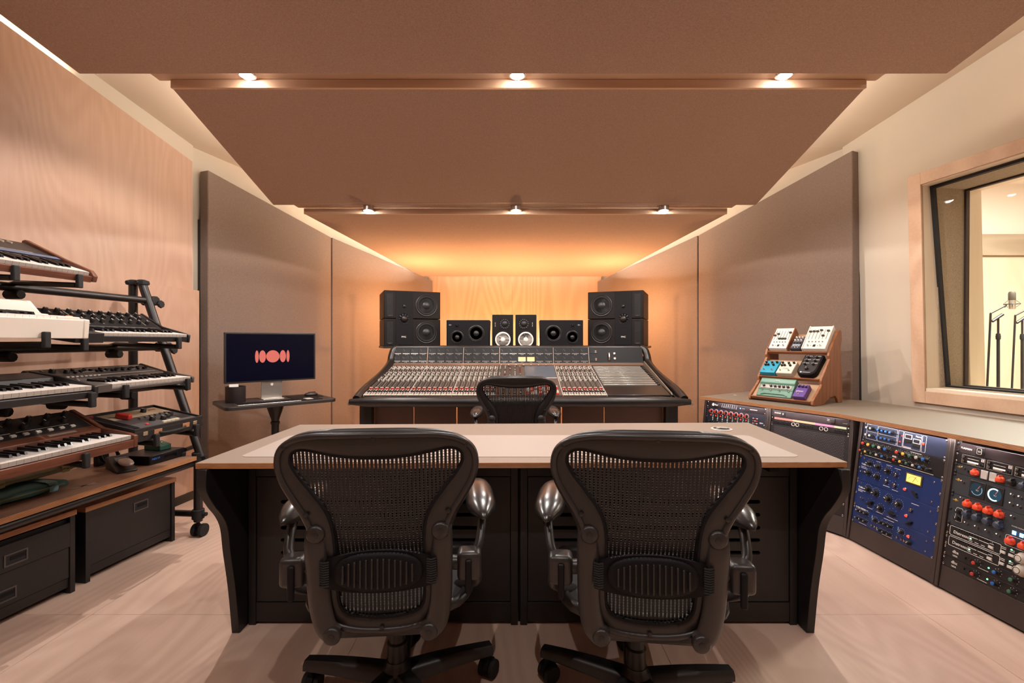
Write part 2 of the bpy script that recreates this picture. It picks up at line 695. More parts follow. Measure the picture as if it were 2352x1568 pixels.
wring('casing', WIN_Y0 - .085, WIN_Y1 + .055, WIN_Z0 - .075, WIN_Z1 + .06, 0.08, -0.022, 0.0, PLY_TRIM, bevel=.002)
wring('jamb_board', WIN_Y0, WIN_Y1, WIN_Z0, WIN_Z1, 0.025, -0.012, 0.10, PLY_LIVE)
wring('fabric_lining', WIN_Y0, WIN_Y1, WIN_Z0, WIN_Z1, 0.03, 0.10, 0.36, FAB_LINER)
wring('jamb_board', WIN_Y0, WIN_Y1, WIN_Z0, WIN_Z1, 0.025, 0.36, 0.50, PLY_LIVE)
wring('gasket', WIN_Y0 + .02, WIN_Y1 - .02, WIN_Z0 + .02, WIN_Z1 - .02, 0.022, 0.055, 0.085, RUBBER, dd=0.09)
wring('gasket', WIN_Y0 + .02, WIN_Y1 - .02, WIN_Z0 + .02, WIN_Z1 - .02, 0.022, 0.345, 0.375, mat('gasket_brown', '#3b2b26', 0.7), dd=-0.05)
for d, dd in ((0.07, 0.09), (0.36, -0.05)):
    mb = MB()
    a, b, c, e = WIN_Y0 + .03, WIN_Y1 - .03, WIN_Z0 + .03, WIN_Z1 - .03
    f = lambda y, z, q: rwp(y, z, d + q + dd * (e - z) / (e - c))
    mb.hexa([f(a, c, 0), f(b, c, 0), f(b, c, .008), f(a, c, .008), f(a, e, 0), f(b, e, 0), f(b, e, .008), f(a, e, .008)])
    mb.build('pane', GLASS, win)

# live room beyond the window
lr = MB().box(3.3, 9.2, 6.35, 6.45, 0, 3.4).build('wall_live_room_far', LIVE_W_M)
tag(lr, 'white and birch wall of the live room behind the glass', kind='structure')
MB().box(3.3, 9.2, 6.325, 6.35, 0, 2.38).build('plywood_board', PLY_LIVE, lr)
MB().box(3.3, 9.2, 6.27, 6.35, 2.39, 2.68).build('timber_band', plywood('grey_band', '#9a8a76', '#b9aa96', (.2, 1, 1), 8.0), lr)
tag(MB().box(9.1, 9.2, 1.0, 6.4, 0, 3.4).build('wall_live_room_side', PLY_LIVE), 'birch side wall of the live room', kind='structure')
tag(MB().box(3.36, 9.2, .9, 1.0, 0, 3.4).build('wall_live_room_near', PLY_LIVE), 'near wall of the live room', kind='structure')
tag(MB().box(2.9, 9.2, 0.9, 6.45, 3.4, 3.5).build('ceiling_live_room', LIVE_W_M), 'white live room ceiling', kind='structure')
tag(MB().box(4.45, 9.2, 0.9, 6.4, -0.1, 0.0).build('floor_live_room', PLY_FLOOR), 'live room floor', kind='structure')
mb = MB()
mb.hexa([(3.78, 1.0, 0), (3.88, 1.0, 0), (3.42, 3.2, 0), (3.32, 3.2, 0), (3.78, 1.0, .8), (3.88, 1.0, .8), (3.42, 3.2, .8), (3.32, 3.2, .8)])
o = mb.build('wall_live_room_window', LIVE_W_M)
tag(o, 'low wall under the window on the live room side', kind='structure')

# ------------------------------------------------------------------ fabric walls
def slab_wall(name, label, a, b, thick, z0, za, zb, m, side):
    """upholstered panel from plan point a to b, sloping top"""
    t = thing(name, label, 'acoustic panel', (a[0], a[1], 0))
    a, b = V(a), V(b)
    d = (b - a).normalized()
    n = V((-d.y, d.x)) * thick * side
    o0 = a.copy()
    a, b = a - o0, b - o0
    mb = MB()
    mb.hexa([(a.x, a.y, z0), (b.x, b.y, z0), (b.x + n.x, b.y + n.y, z0), (a.x + n.x, a.y + n.y, z0),
             (a.x, a.y, za), (b.x, b.y, zb), (b.x + n.x, b.y + n.y, zb), (a.x + n.x, a.y + n.y, za)])
    mb.build('fabric_cover', m, t, 0.008, 3)
    mb = MB()
    q = 0.85
    mb.hexa([(a.x + n.x, a.y + n.y, 0), (b.x + n.x, b.y + n.y, 0), (b.x + n.x * 1.25, b.y + n.y * 1.25, 0), (a.x + n.x * 1.25, a.y + n.y * 1.25, 0),
             (a.x + n.x, a.y + n.y, za * q), (b.x + n.x, b.y + n.y, zb * q), (b.x + n.x * 1.25, b.y + n.y * 1.25, zb * q), (a.x + n.x * 1.25, a.y + n.y * 1.25, za * q)])
    mb.build('backing_frame', BLACKP, t)
    return t


slab_wall('acoustic_panel', 'tall grey-brown fabric panel behind the computer screen', (-2.43, 3.6), (-1.982, 4.908), 0.09, 0.0, 2.557, 2.323, FAB_WALL, 1)
slab_wall('acoustic_panel', 'amber-lit fabric panel left of the console', (-1.976, 4.918), (-1.19, 6.575), 0.07, 0.0, 2.323, 2.08, FAB_WALL, 1)
slab_wall('acoustic_panel', 'tall grey-brown fabric panel behind the pedal rack', (2.559, 3.45), (1.977, 4.908), 0.085, 0.0, 2.65, 2.346, FAB_WALL, -1)
slab_wall('acoustic_panel', 'amber-lit fabric panel right of the console', (1.971, 4.918), (1.19, 6.575), 0.07, 0.0, 2.346, 2.065, FAB_WALL, -1)

# ------------------------------------------------------------------ ceiling clouds
LEDM = emis('cove_led', COVE_COL, COVE_STR)


def cloud(label, y0, z0, x0l, x0r, y1, z1, x1l, x1r, th, nose=0.045):
    t = thing('ceiling_cloud', label, 'ceiling panel', (0, y0, z0))
    dy, dz = y1 - y0, z1 - z0
    mb = MB()
    mb.hexa([(x0l, 0, 0), (x0r, 0, 0), (x1r, dy, dz), (x1l, dy, dz),
             (x0l, 0, th), (x0r, 0, th), (x1r, dy, dz + th), (x1l, dy, dz + th)])
    mb.build('fabric_cover', FAB_CEIL, t, 0.004, 2)
    # timber nosing along the edge that faces the viewer
    mb = MB().box(x0l, x0r, -0.018, -0.0005, -0.002, nose)
    mb.build('timber_nosing', PLY_TRIM, t, 0.001)
    # hangers
    for hx in (x1l * .6, x1r * .6):
        for hy in (dy * .25, dy * .75):
            zz = dz * hy / dy + th
            top = ceil_z(y0 + hy) - z0
            MB().cyl((hx, hy, zz), (hx, hy, top), 0.005, n=6).build('hanger_rod', STEEL, t)
    return t


cloud('large brown fabric ceiling cloud nearest the viewer', 0.18, 3.01, -2.45, 2.45, 2.40, 2.61, -2.297, 2.276, 0.06)
cloud('sloping fabric ceiling cloud between the two spotlight rows', 2.55, 2.613, -1.918, 1.957, 3.60, 2.278, -1.912, 1.905, 0.05)
cloud('amber fabric ceiling cloud over the console', 3.70, 2.234, -1.71, 1.717, 6.20, 2.087, -1.276, 1.287, 0.05)

# timber soffits in the slots between clouds
def soffit(label, xl, xr, y0, y1, z):
    o = MB().box(xl, xr, y0, y1, z, z + 0.02).build('light_slot_soffit', PLY_TRIM)
    return tag(o, label, 'soffit')


soffit('birch soffit of the slot holding the near spotlights', -1.99, 2.02, 2.36, 2.549, 2.660)
soffit('birch soffit of the slot holding the far spotlights', -1.76, 1.76, 3.57, 3.699, 2.286)
soffit('birch soffit of the slot above the viewer', -2.1, 2.1, -0.05, 0.178, 3.055)
o = MB().hexa([(-2.5, -2.55, 3.03), (2.5, -2.55, 3.03), (2.5, -.05, 3.03), (-2.5, -.05, 3.03),
               (-2.5, -2.55, 3.09), (2.5, -2.55, 3.09), (2.5, -.05, 3.09), (-2.5, -.05, 3.09)]).build('ceiling_cloud', FAB_CEIL)
tag(o, 'level fabric ceiling cloud behind the viewer', 'ceiling panel')


def led(label, a, b, wdt=0.014, m=LEDM):
    """flat led tape on an aluminium channel from a to b, light upwards/outwards"""
    a, b = V(a), V(b)
    t = thing('led_strip', label, 'light strip', a)
    d = b - a
    MB().tube([V((0, 0, 0)), d], wdt * 0.75, 4, up=(0, 0, 1)).build('channel', ALU, t)
    MB().tube([V((0, 0, wdt)), d + V((0, 0, wdt))], wdt * 0.5, 4, up=(0, 0, 1)).build('diffuser', m, t)
    return t


led('cove light strip on top of the left plywood wall', (lw(1.0) - .03, 1.0, up_top(1.0) + .004), (lw(2.66) - .03, 2.66, up_top(2.66) + .004), 0.010, emis('cove_led_wall', COVE_COL, COVE_STR * 1.1))
led('cove light strip on the right edge of the nearest cloud', (2.32, 0.25, 3.10), (2.16, 2.36, 2.70), m=emis('cove_led_right', COVE_COL, COVE_STR * 1.3))
led('cove light strip on the left edge of the sloping cloud', (-1.86, 2.62, 2.67), (-1.86, 3.56, 2.37), m=emis('cove_led_gap', COVE_COL, COVE_STR * 1.7))
led('cove light strip on the right edge of the sloping cloud', (1.90, 2.62, 2.67), (1.86, 3.56, 2.37), m=emis('cove_led_gap', COVE_COL, COVE_STR * 1.7))
led('cove light strip on the left edge of the amber cloud', (-1.58, 3.95, 2.30), (-1.25, 6.1, 2.17), m=emis('cove_led_gap', COVE_COL, COVE_STR * 1.7))
led('cove light strip on the right edge of the amber cloud', (1.58, 3.95, 2.30), (1.25, 6.1, 2.17), m=emis('cove_led_gap', COVE_COL, COVE_STR * 1.7))
led('cove light strip behind the amber cloud along the back wall', (-1.15, 6.17, 2.165), (1.15, 6.17, 2.165), m=emis('cove_led_back', COVE_COL, COVE_STR * 0.8))

# ------------------------------------------------------------------ downlights
def downlight(label, x, y, z, watts, aim=(0, 0, -1), size=95, blend=0.75, drop=0.0):
    t = thing('downlight', label, 'spotlight', (x, y, z), group='recessed spotlights in the ceiling slots')
    if drop:
        MB().lathe([(.040, drop), (.040, 0.0)], n=24).build('can', ALU, t)
    MB().lathe([(0.046, 0.0), (0.046, -0.004), (0.038, -0.006), (0.034, 0.0), (0.034, 0.001)], n=24).build('trim_ring', ALU, t)
    MB().lathe([(0.031, 0.0), (0.029, -0.009), (0.020, -0.018), (0.006, -0.023)], n=20).build('lens', emis('spot_lens', SPOT_COL, 130.0), t, smooth=80)
    ld = bpy.data.lights.new('spot_beam', 'SPOT')
    ld.energy = watts
    ld.color = SPOT_COL
    ld.spot_size = R(size)
    ld.spot_blend = blend
    ld.shadow_soft_size = 0.009
    lo = bpy.data.objects.new('spot_beam', ld)
    COL.objects.link(lo)
    lo.parent = t
    lo.location = (0, 0, -0.036)
    lo.rotation_euler = V(aim).to_track_quat('-Z', 'Y').to_euler()
    return t


for nm, x in (('left', -1.458), ('middle', 0.012), ('right', 1.465)):
    downlight('%s spotlight of the near row in the ceiling slot' % nm, x, 2.475, 2.650, SPOT_ROW['mid'], (0, 0.0, -1), 152, .3, .010)
for nm, x in (('left', -1.175), ('middle', 0.007), ('right', 1.19)):
    downlight('%s spotlight of the far row above the console' % nm, x, 3.645, 2.250, SPOT_ROW['front'], (0, 0.0, -1), 158, .06, .036)
for nm, x in (('left', -1.46), ('middle', 0.0), ('right', 1.46)):
    downlight('%s spotlight of the row above the viewer' % nm, x, 0.09, 3.055, SPOT_ROW['rear'], (0, 0.0, -1), 156, .3)

# live room ceiling light
ld = bpy.data.lights.new('live_room_light', 'AREA')
ld.shape = 'RECTANGLE'
ld.size, ld.size_y = 2.0, 1.2
ld.energy = LIVE_W
ld.color = (1.0, 0.95, 0.88)
t = thing('ceiling_light', 'flat ceiling light in the live room', 'ceiling light', (5.2, 3.9, 3.39))
MB().box(-1.03, 1.03, -.63, .63, 0.0, 0.009).build('frame', ALU, t)
lo = bpy.data.objects.new('live_room_light', ld)
COL.objects.link(lo)
lo.parent = t
lo.location = (0, 0, -0.03)

# ================================================================== mesh task chairs
def back_y(x, z):
    return -0.215 - (z - 0.39) * 0.19 + 0.55 * x * x


CH_O = [(0, .979), (.10, .977), (.17, .970), (.222, .950), (.256, .918), (.267, .873), (.258, .825), (.235, .778), (.208, .730),
        (.192, .68), (.185, .60), (.182, .50), (.165, .43), (.10, .398), (0, .390)]
CH_I = [(0, .900), (.07, .902), (.13, .911), (.185, .921), (.216, .911), (.223, .885), (.205, .850), (.17, .805), (.136, .755),
        (.120, .700), (.116, .60), (.116, .50), (.105, .462), (.07, .444), (0, .438)]


def full_loop(h):
    return [V((x, 0, z)) for x, z in h] + [V((-x, 0, z)) for x, z in h[-2:0:-1]]


def make_chair(label):
    t = thing('task_chair', label, 'chair', group='mesh task chairs')
    lo_o = catmull(full_loop(CH_O), 4, True)
    lo_i = catmull(full_loop(CH_I), 4, True)
    # back frame: flattened oval section between the outer and inner outlines
    rings = []
    for a, b in zip(lo_o, lo_i):
        mid, half = (a + b) / 2, (a - b) / 2
        ring = []
        for k in range(10):
            an = 2 * math.pi * k / 10
            c, s_ = math.cos(an), math.sin(an)
            p = mid + half * math.copysign(abs(c) ** 0.75, c)
            p.y = back_y(p.x, p.z) + 0.014 * math.copysign(abs(s_) ** 0.7, s_)
            ring.append(p)
        rings.append(ring)
    bf = MB().loft(rings, loop=True).build('back_frame', GRAPH, t, smooth=60)
    # raised rim on the rear face
    pts = []
    for a, b in zip(lo_o, lo_i):
        p = a.lerp(b, 0.22)
        p.y = back_y(p.x, p.z) - 0.012
        pts.append(p)
    MB().tube(pts, 0.009, 8, closed=True, up=(0, 1, 0)).build('rim', GRAPH_L, bf, smooth=60)
    pts = []
    for a, b in zip(lo_o, lo_i):
        p = a.lerp(b, 0.97)
        p.y = back_y(p.x, p.z) - 0.004
        pts.append(p)
    MB().tube(pts, 0.006, 6, closed=True, up=(0, 1, 0)).build('mesh_bead', BLACK2, bf, smooth=60)
    # screws
    for sx, sz in ((0, .955), (.233, .928), (-.233, .928), (.185, .745), (-.185, .745), (0, .413)):
        y = back_y(sx, sz) - 0.017
        MB().lathe([(.006, 0), (.006, .004), (.0035, .005)], (sx, y, sz), '-y', 10).build('screw', BLACK, bf)
    # suspension mesh: vertical strands clipped by the inner outline
    mb = MB()
    poly = [(p.x, p.z) for p in lo_i]
    x = -0.2205
    while x < 0.221:
        zs = []
        for (x0, z0), (x1, z1) in zip(poly, poly[1:] + poly[:1]):
            if (x0 - x) * (x1 - x) < 0:
                zs.append(z0 + (z1 - z0) * (x - x0) / (x1 - x0))
        if len(zs) >= 2:
            za, zb = min(zs), max(zs)
            rg = []
            for k in range(9):
                z = za + (zb - za) * k / 8
                y = back_y(x, z) + 0.02 * math.exp(-((z - .58) / .09) ** 2)
                w2, h2 = 0.0034, 0.001
                rg.append([(x - w2, y - h2, z), (x + w2, y - h2, z), (x + w2, y + h2, z), (x - w2, y + h2, z)])
            mb.loft(rg)
        x += 0.0105
    # cross threads
    z = 0.452
    while z < 0.915:
        xsn = []
        for (x0, z0), (x1, z1) in zip(poly, poly[1:] + poly[:1]):
            if (z0 - z) * (z1 - z) < 0:
                xsn.append(x0 + (x1 - x0) * (z - z0) / (z1 - z0))
        xsn.sort()
        for xa, xb in zip(xsn[::2], xsn[1::2]):
            rg = []
            for k in range(7):
                x = xa + (xb - xa) * k / 6
                y = back_y(x, z) + 0.02 * math.exp(-((z - .58) / .09) ** 2)
                rg.append([(x, y - .0006, z - .0006), (x, y + .0006, z - .0006), (x, y + .0006, z + .0006), (x, y - .0006, z + .0006)])
            mb.loft(rg)
        z += 0.0075
    mb.build('back_mesh', PELL, t, kind='stuff', smooth=0)
    # lumbar pad with ribs and side clips
    lp = MB()
    lp.ell((0, -0.275, .585), (.118, .012, .052), 28, 10, power=0.8)
    lum = lp.build('lumbar_pad', BLACK2, t, smooth=50)
    for k in range(-6, 7):
        hx = k * .015
        hh = .040 * math.sqrt(max(0.05, 1 - (hx / .112) ** 2))
        MB().box(hx - .0028, hx + .0028, -.2905, -.283, .585 - hh, .585 + hh).build('rib', BLACK, lum, .0012, 1)
    MB().loft([[(x, -.262 - .0, .545 - .02 * (1 - (x / .15) ** 2)), (x, -.270, .545 - .02 * (1 - (x / .15) ** 2)),
                (x, -.270, .615 + .025 * (1 - (x / .15) ** 2)), (x, -.262, .615 + .025 * (1 - (x / .15) ** 2))]
               for x in [-.15 + .3 * i / 12 for i in range(13)]]).build('band', BLACK2, lum, smooth=50)
    for sx in (-1, 1):
        mb = MB()
        for k in range(11):
            zc = .555 + k * .0062
            mb.tube([(sx * .128, -.28, zc), (sx * .140, -.285, zc), (sx * .152, -.278, zc)], .0028, 6)
        mb.build('bellows_clip', RUBBER, lum, kind='stuff')
    # yokes, arms
    for sx in (-1, 1):
        pts = catmull([(sx * .168, -.258, .712), (sx * .168, -.268, .66), (sx * .165, -.258, .58), (sx * .162, -.246, .49),
                       (sx * .150, -.238, .425), (sx * .128, -.236, .398)], 4)
        n = len(pts)
        rs = [.020 + .010 * math.sin(math.pi * min(1, (i + 2) / (n * .5)) / 2) for i in range(n)]
        yk = MB().tube(pts, rs, 10, flat=0.55, up=(0, 1, 0)).build('yoke', GRAPH_L, t, smooth=60)
        for (bx, by, bz) in ((sx * .163, -.278, .690), (sx * .130, -.252, .403)):
            MB().lathe([(.024, -.012), (.024, .001), (.019, .006)], (bx, by, bz), '-y', 18).build('boss', GRAPH_L, yk, smooth=50)
            MB().lathe([(.0095, 0), (.0095, .008), (.0055, .0095)], (bx, by, bz), '-y', 12).build('bolt', GRAPH, yk)
        arm = MB()
        arm.tube(catmull([(sx * .19, -.215, .575), (sx * .22, -.215, .575), (sx * .248, -.205, .585), (sx * .266, -.19, .61),
                          (sx * .274, -.16, .645), (sx * .278, -.13, .672)], 4), [.020] * 5 + [.018] * 5 + [.014] * 11, 10)
        arm.tube(catmull([(sx * .25, -.205, .58), (sx * .263, -.19, .52), (sx * .245, -.14, .475), (sx * .20, -.06, .43)], 4), .014, 10)
        ao = arm.build('arm_bracket', GRAPH_L, t, smooth=60)
        MB().box(sx * .240 - .034, sx * .240 + .034, -.245, -.185, .530, .612).build('clamp_block', GRAPH_L, ao, .014, 3)
        MB().box(sx * .238 - .009, sx * .238 + .009, -.254, -.240, .500, .595).build('lever', BLACK2, ao, .006, 3)
        pad = []
        for i in range(13):
            tt = i / 12
            yy = -.20 + .30 * tt
            sc_ = math.sin(math.pi * min(1, (tt + .03) / .36) / 2) if tt < .33 else math.cos(math.pi / 2 * ((tt - .33) / .70) ** 2.2)
            wx, wz = .046 * max(.12, sc_), .030 * max(.12, sc_)
            zc = .690 + .02 * tt
            xc = sx * (.280 - .02 * tt)
            pad.append([(xc + wx * math.copysign(abs(math.cos(a)) ** .8, math.cos(a)), yy, zc + wz * math.sin(a) * (1.15 if math.sin(a) > 0 else .8))
                        for a in [2 * math.pi * q / 14 for q in range(14)]])
        MB().loft(pad).build('arm_pad', ARMPAD, t, smooth=70)
    # seat
    outl = [(.0, -.20), (.12, -.20), (.205, -.17), (.235, -.08), (.245, .05), (.24, .17), (.20, .235), (.10, .25), (0, .25)]
    lp2 = catmull([V((x, y, 0)) for x, y in outl] + [V((-x, y, 0)) for x, y in outl[-2:0:-1]], 3, True)

    def seat_z(x, y):
        return .425 + .10 * max(0, -y - .02) ** 1.3 * 0.6 - .55 * max(0, y - .14) ** 1.4 + .22 * x * x
    for p in lp2:
        p.z = seat_z(p.x, p.y)
    sf = MB().tube(lp2, .017, 8, closed=True).build('seat_frame', GRAPH, t, smooth=60)
    rg = []
    for k in range(13):
        y = -.195 + .435 * k / 12
        hw = .225 * (1 - max(0, abs(k - 6.5) - 4) * .07)
        rg.append([V((hw * q / 8, y, seat_z(hw * q / 8, y) + .004 - .012 * (1 - (q / 8) ** 2))) for q in range(-8, 9)])
    top = rg
    bot = [[p - V((0, 0, .004)) for p in r] for r in rg]
    loops = [a + b[::-1] for a, b in zip(top, bot)]
    MB().loft(loops).build('seat_mesh', PELL, t, smooth=60)
    MB().tube([(-.14, -.23, .405), (0, -.16, .36), (.14, -.23, .405)], .018, 8).build('tilt_yoke', GRAPH, t)
    MB().box(-.07, .07, -.12, .12, .325, .385).build('tilt_housing', BLACK, t, .015, 2)
    # column and star base
    MB().lathe([(.032, .12), (.032, .22), (.026, .225), (.026, .33)], n=18).build('gas_column', BLACK, t)
    base = MB().lathe([(.045, .055), (.052, .075), (.050, .135), (.036, .150), (.034, .165)], n=20).build('base_hub', BLACK, t, smooth=50)
    leg_m = wheel_m = fork_m = None
    for k in range(5):
        a = R(97 + 72 * k)
        if leg_m is None:
            rg = []
            for i in range(9):
                q = i / 8
                x = .03 + .30 * q
                w2 = .034 - .010 * q
                zt = .140 - .018 * q * q
                zb = zt - (.052 - .022 * q)
                rg.append([(x, -w2, zb), (x, w2, zb), (x, w2 * .95, zt - .012), (x, w2 * .6, zt), (x, -w2 * .6, zt), (x, -w2 * .95, zt - .012)])
            o = MB().loft(rg).build('base_leg', BLACK, t, .006, 2, smooth=50)
            leg_m = o.data
            o.rotation_euler = (0, 0, a)
        else:
            o = inst('base_leg', leg_m, t, (0, 0, 0), (0, 0, a))
        # twin-wheel caster under the tip
        cx, cy = .315 * math.cos(a), .315 * math.sin(a)
        ca = a + R(60 + 40 * k)
        if fork_m is None:
            c = MB()
            c.cyl((0, 0, .05), (0, 0, .098), .008, n=8)
            c.lathe([(.033, -.010), (.033, .010)], (-.012, 0, .034), 'y', 16)
            fork = c.build('caster', BLACK2, t, smooth=40)
            fork_m = fork.data
            fork.location = (cx, cy, 0)
            fork.rotation_euler = (0, 0, ca)
            wm = MB().lathe([(.020, -.0085), (.029, -.0085), (.031, -.006), (.031, .006), (.029, .0085), (.020, .0085)], (0, 0, 0), 'y', 22)
            wh = wm.build('wheel', RUBBER, fork, smooth=40)
            wheel_m = wh.data
            wh.location = (-.012, .020, .031)
        else:
            fork = inst('caster', fork_m, t, (cx, cy, 0), (0, 0, ca))
            inst('wheel', wheel_m, fork, (-.012, .020, .031))
        inst('wheel', wheel_m, fork, (-.012, -.020, .031))
    return t


ch = make_chair('black mesh task chair at the desk, left one of the pair')
ch.location = (-.386, 1.49, 0)
ch.rotation_euler = (0, 0, R(4.5))
c2 = copy_tree(ch)
c2['label'] = 'black mesh task chair at the desk, right one of the pair'
c2.location = (.388, 1.46, 0)
c2.rotation_euler = (0, 0, R(-6))
c3 = copy_tree(ch)
c3['label'] = 'brown-lit mesh task chair pulled up to the mixing console'
c3.location = (0.0, 3.28, 0)
c3.rotation_euler = (0, 0, R(2))
# the star bases are swivelled freely of the seats
for root, da in ((ch, -4.5), (c2, 6 + 55), (c3, 20)):
    for o in root.children:
        if o.name.startswith(('base_leg', 'caster')):
            e = o.rotation_euler
            e.z += R(da)
            x, y, z = o.location
            a = R(da)
            o.location = (x * math.cos(a) - y * math.sin(a), x * math.sin(a) + y * math.cos(a), z)

# ================================================================== producer desk
DX, DY = 0.03, 2.05
desk = thing('desk', 'wide desk with greige top and black curved side panels', 'desk', (DX, DY, 0))


def dl(x, y):
    return (x - DX, y - DY)


top_q = [dl(-1.183, 1.682), dl(1.242, 1.700), dl(1.295, 2.53), dl(-1.166, 2.465)]
mb = MB().prism(top_q, .7285, .75, 'z')
o = mb.build('desk_top', [LINO, EDGE], desk, .0015, 1)
for p in o.data.polygons:
    if abs(p.normal.z) < .5:
        p.material_index = 1
# inlaid lighter writing surface with rounded corners
rx0, rx1, ry0, ry1, rr = -1.075, 1.115, 1.772, 2.18, .03
pts = []
for cx, cy, a0 in ((rx1 - rr, ry0 + rr, -90), (rx1 - rr, ry1 - rr, 0), (rx0 + rr, ry1 - rr, 90), (rx0 + rr, ry0 + rr, 180)):
    for k in range(7):
        a = R(a0 + 15 * k)
        pts.append(dl(cx + rr * math.cos(a), cy + rr * math.sin(a)))
MB().prism(pts, .7495, .7515, 'z').build('writing_surface', LINO_L, desk)
# cable grommet
g = MB().lathe([(.052, 0), (.052, .003), (.047, .005), (.040, .005), (.040, .001), (.0, .001)], dl(1.059, 2.334) + (.75,), 'z', 32, cap=False)
gr = g.build('cable_grommet', GREYK, desk)
MB().lathe([(.039, 0), (.039, .0035), (.0, .0035)], dl(1.059, 2.334) + (.7505,), 'z', 32, cap=False).build('grommet_lid', BLACK, gr)
MB().tube([V(dl(1.03, 2.325) + (.756,)), V(dl(1.055, 2.34) + (.757,)), V(dl(1.088, 2.33) + (.756,))], .006, 6).build('grommet_slot', GREYK, gr)
# curved side panels
prof = [(1.672, .7285), (1.668, .665), (1.682, .63), (1.722, .573), (1.766, .52), (1.797, .459), (1.814, .356), (1.845, .20), (1.872, 0.0),
        (2.36, 0.0), (2.36, .7285)]
cur = [V((a, 0, b)) for a, b in prof[:9]]
fine = [(p.x, p.z) for p in catmull(cur, 4)] + prof[9:]
for x0, x1 in ((-1.166, -1.134), (1.20, 1.232)):
    MB().prism([(a - DY, b) for a, b in fine], x0 - DX, x1 - DX, 'x').build('side_panel', BLACKP, desk, .0015, 1, smooth=50)
# two equipment cabinets under the top
CF = 1.925
for cx0, cx1 in ((-1.128, 0.012), (0.022, 1.194)):
    mb = MB()
    x0, x1 = cx0 - DX, cx1 - DX
    y0 = CF - DY
    mb.box(x0, x0 + .03, y0, .40, 0.0, .722)
    mb.box(x1 - .03, x1, y0, .40, 0.0, .722)
    mb.box(x0 + .03, x1 - .03, y0 + .004, .40, .628, .722)
    mb.box(x0 + .03, x1 - .03, y0 + .004, .40, 0.012, .094)
    mb.box(x0 + .03, x1 - .03, .385, .40, .094, .628)
    cab = mb.build('cabinet_carcass', BLACKP, desk, .001, 1)
    # door with five long vent slots, built as rails between the slots
    dx0, dx1, dz0, dz1 = x0 + .033, x1 - .033, .098, .624
    sl0, sl1 = dx0 + .10, dx1 - .12
    slots = [.304, .357, .410, .465, .520]
    d = MB()
    zc = dz0
    for sz in slots:
        d.box(sl0, sl1, y0 + .006, y0 + .024, zc, sz - .008)
        zc = sz + .008
    d.box(sl0, sl1, y0 + .006, y0 + .024, zc, dz1)
    d.box(dx0, sl0, y0 + .006, y0 + .024, dz0, dz1)
    d.box(sl1, dx1, y0 + .006, y0 + .024, dz0, dz1)
    for sz in slots:      # rounded slot ends
        for sx, sg in ((sl0, 1), (sl1, -1)):
            for sgz in (-1, 1):
                d.prism([(sx, sz + sgz * .008), (sx + sg * .008, sz + sgz * .008), (sx + sg * .0025, sz + sgz * .0055), (sx, sz)], y0 + .006, y0 + .024, 'y')
    d.build('door', BLACKP, desk)
MB().box(-.004 - DX + .017, .006 - DX + .017, CF - DY + .02, .38, .01, .72).build('divider', BLACK2, desk)
MB().box(1.02 - DX, 1.06 - DX, CF - DY - .10, CF - DY + .003, .675, .7285).build('cable_tray_bracket', BLACK2, desk, .003)
MB().box(-1.13 - DX, 1.2 - DX, .40, .42, .0, .7285).build('modesty_panel', BLACKP, desk)
# equipment seen behind the slots

# ================================================================== mixing console
CY0 = 3.9
con = thing('mixing_console', 'large black mixing console with rows of faders and a meter bridge', 'mixing console', (0, CY0, 0))
XL, XR = -1.165, 1.215
SLOPE = math.atan2(.19, .80)
SF = V((0, 3.50 - CY0, .785))     # front edge of the sloping surface
su = V((0, math.cos(SLOPE), math.sin(SLOPE)))
sn = V((0, -math.sin(SLOPE), math.cos(SLOPE)))


def sp(x, u, h=0.0):
    p = SF + su * u + sn * h
    return (x, p.y, p.z)


# carcass under the surface
mb = MB()
mb.prism([(3.47 - CY0, .70), (4.52 - CY0, .70), (4.52 - CY0, 1.11), (4.36 - CY0, 1.11), (4.29 - CY0, .955), (3.50 - CY0, .772), (3.47 - CY0, .76)], XL, XR, 'x')
mb.build('frame', BLACKP, con, .004, 2)
# padded leather armrest and side cheeks
ar = []
for k in range(25):
    x = -1.255 + 2.585 * k / 24
    q = min(k, 24 - k)
    sc_ = (.55, .85, 1)[min(q, 2)]
    ring = []
    for j in range(12):
        a = 2 * math.pi * j / 12
        c, s_ = math.cos(a), math.sin(a)
        ring.append((x, -.44 + (0.055 * sc_) * math.copysign(abs(c) ** .7, c) + .0, .742 + (.040 * sc_) * math.copysign(abs(s_) ** .7, s_)))
    ar.append(ring)
MB().loft(ar).build('armrest', LEATHER, con, smooth=70)
for s_, xe in ((-1, XL - .012), (1, XR + .045)):
    pts = catmull([(xe + s_ * .03, 3.47 - CY0, .758), (xe + s_ * .02, 3.62 - CY0, .815), (xe, 4.0 - CY0, .905), (xe, 4.27 - CY0, .985), (xe, 4.34 - CY0, 1.06),
                   (xe - s_ * .012, 4.38 - CY0, 1.118), (xe - s_ * .05, 4.40 - CY0, 1.135)], 5)
    MB().tube(pts, .034, 10).build('side_padding', LEATHER, con, smooth=60)
    MB().prism([(3.52 - CY0, .70), (4.45 - CY0, .70), (4.45 - CY0, 1.06), (4.30 - CY0, .98), (3.52 - CY0, .77)], xe - .02, xe + .02, 'x').build('cheek', LEATHER, con, .004)
    MB().box(xe + s_ * .07 - .03, xe + s_ * .07 + .03, -.43, -.405, .712, .735).build('corner_tab', ALU, con, .002)
# legs and lower panels
for x0, x1 in ((-1.245, -1.145), (1.205, 1.305)):
    MB().box(x0, x1, -.26, .50, 0, .70).build('leg', BLACKP, con, .004)
for i, (x0, x1) in enumerate(((-1.14, -.829), (-.819, -.479), (-.469, .373), (.383, .721), (.731, 1.20))):
    MB().box(x0, x1, -.20, -.18, .08, .70).build('lower_panel', BROWNP, con, .002)


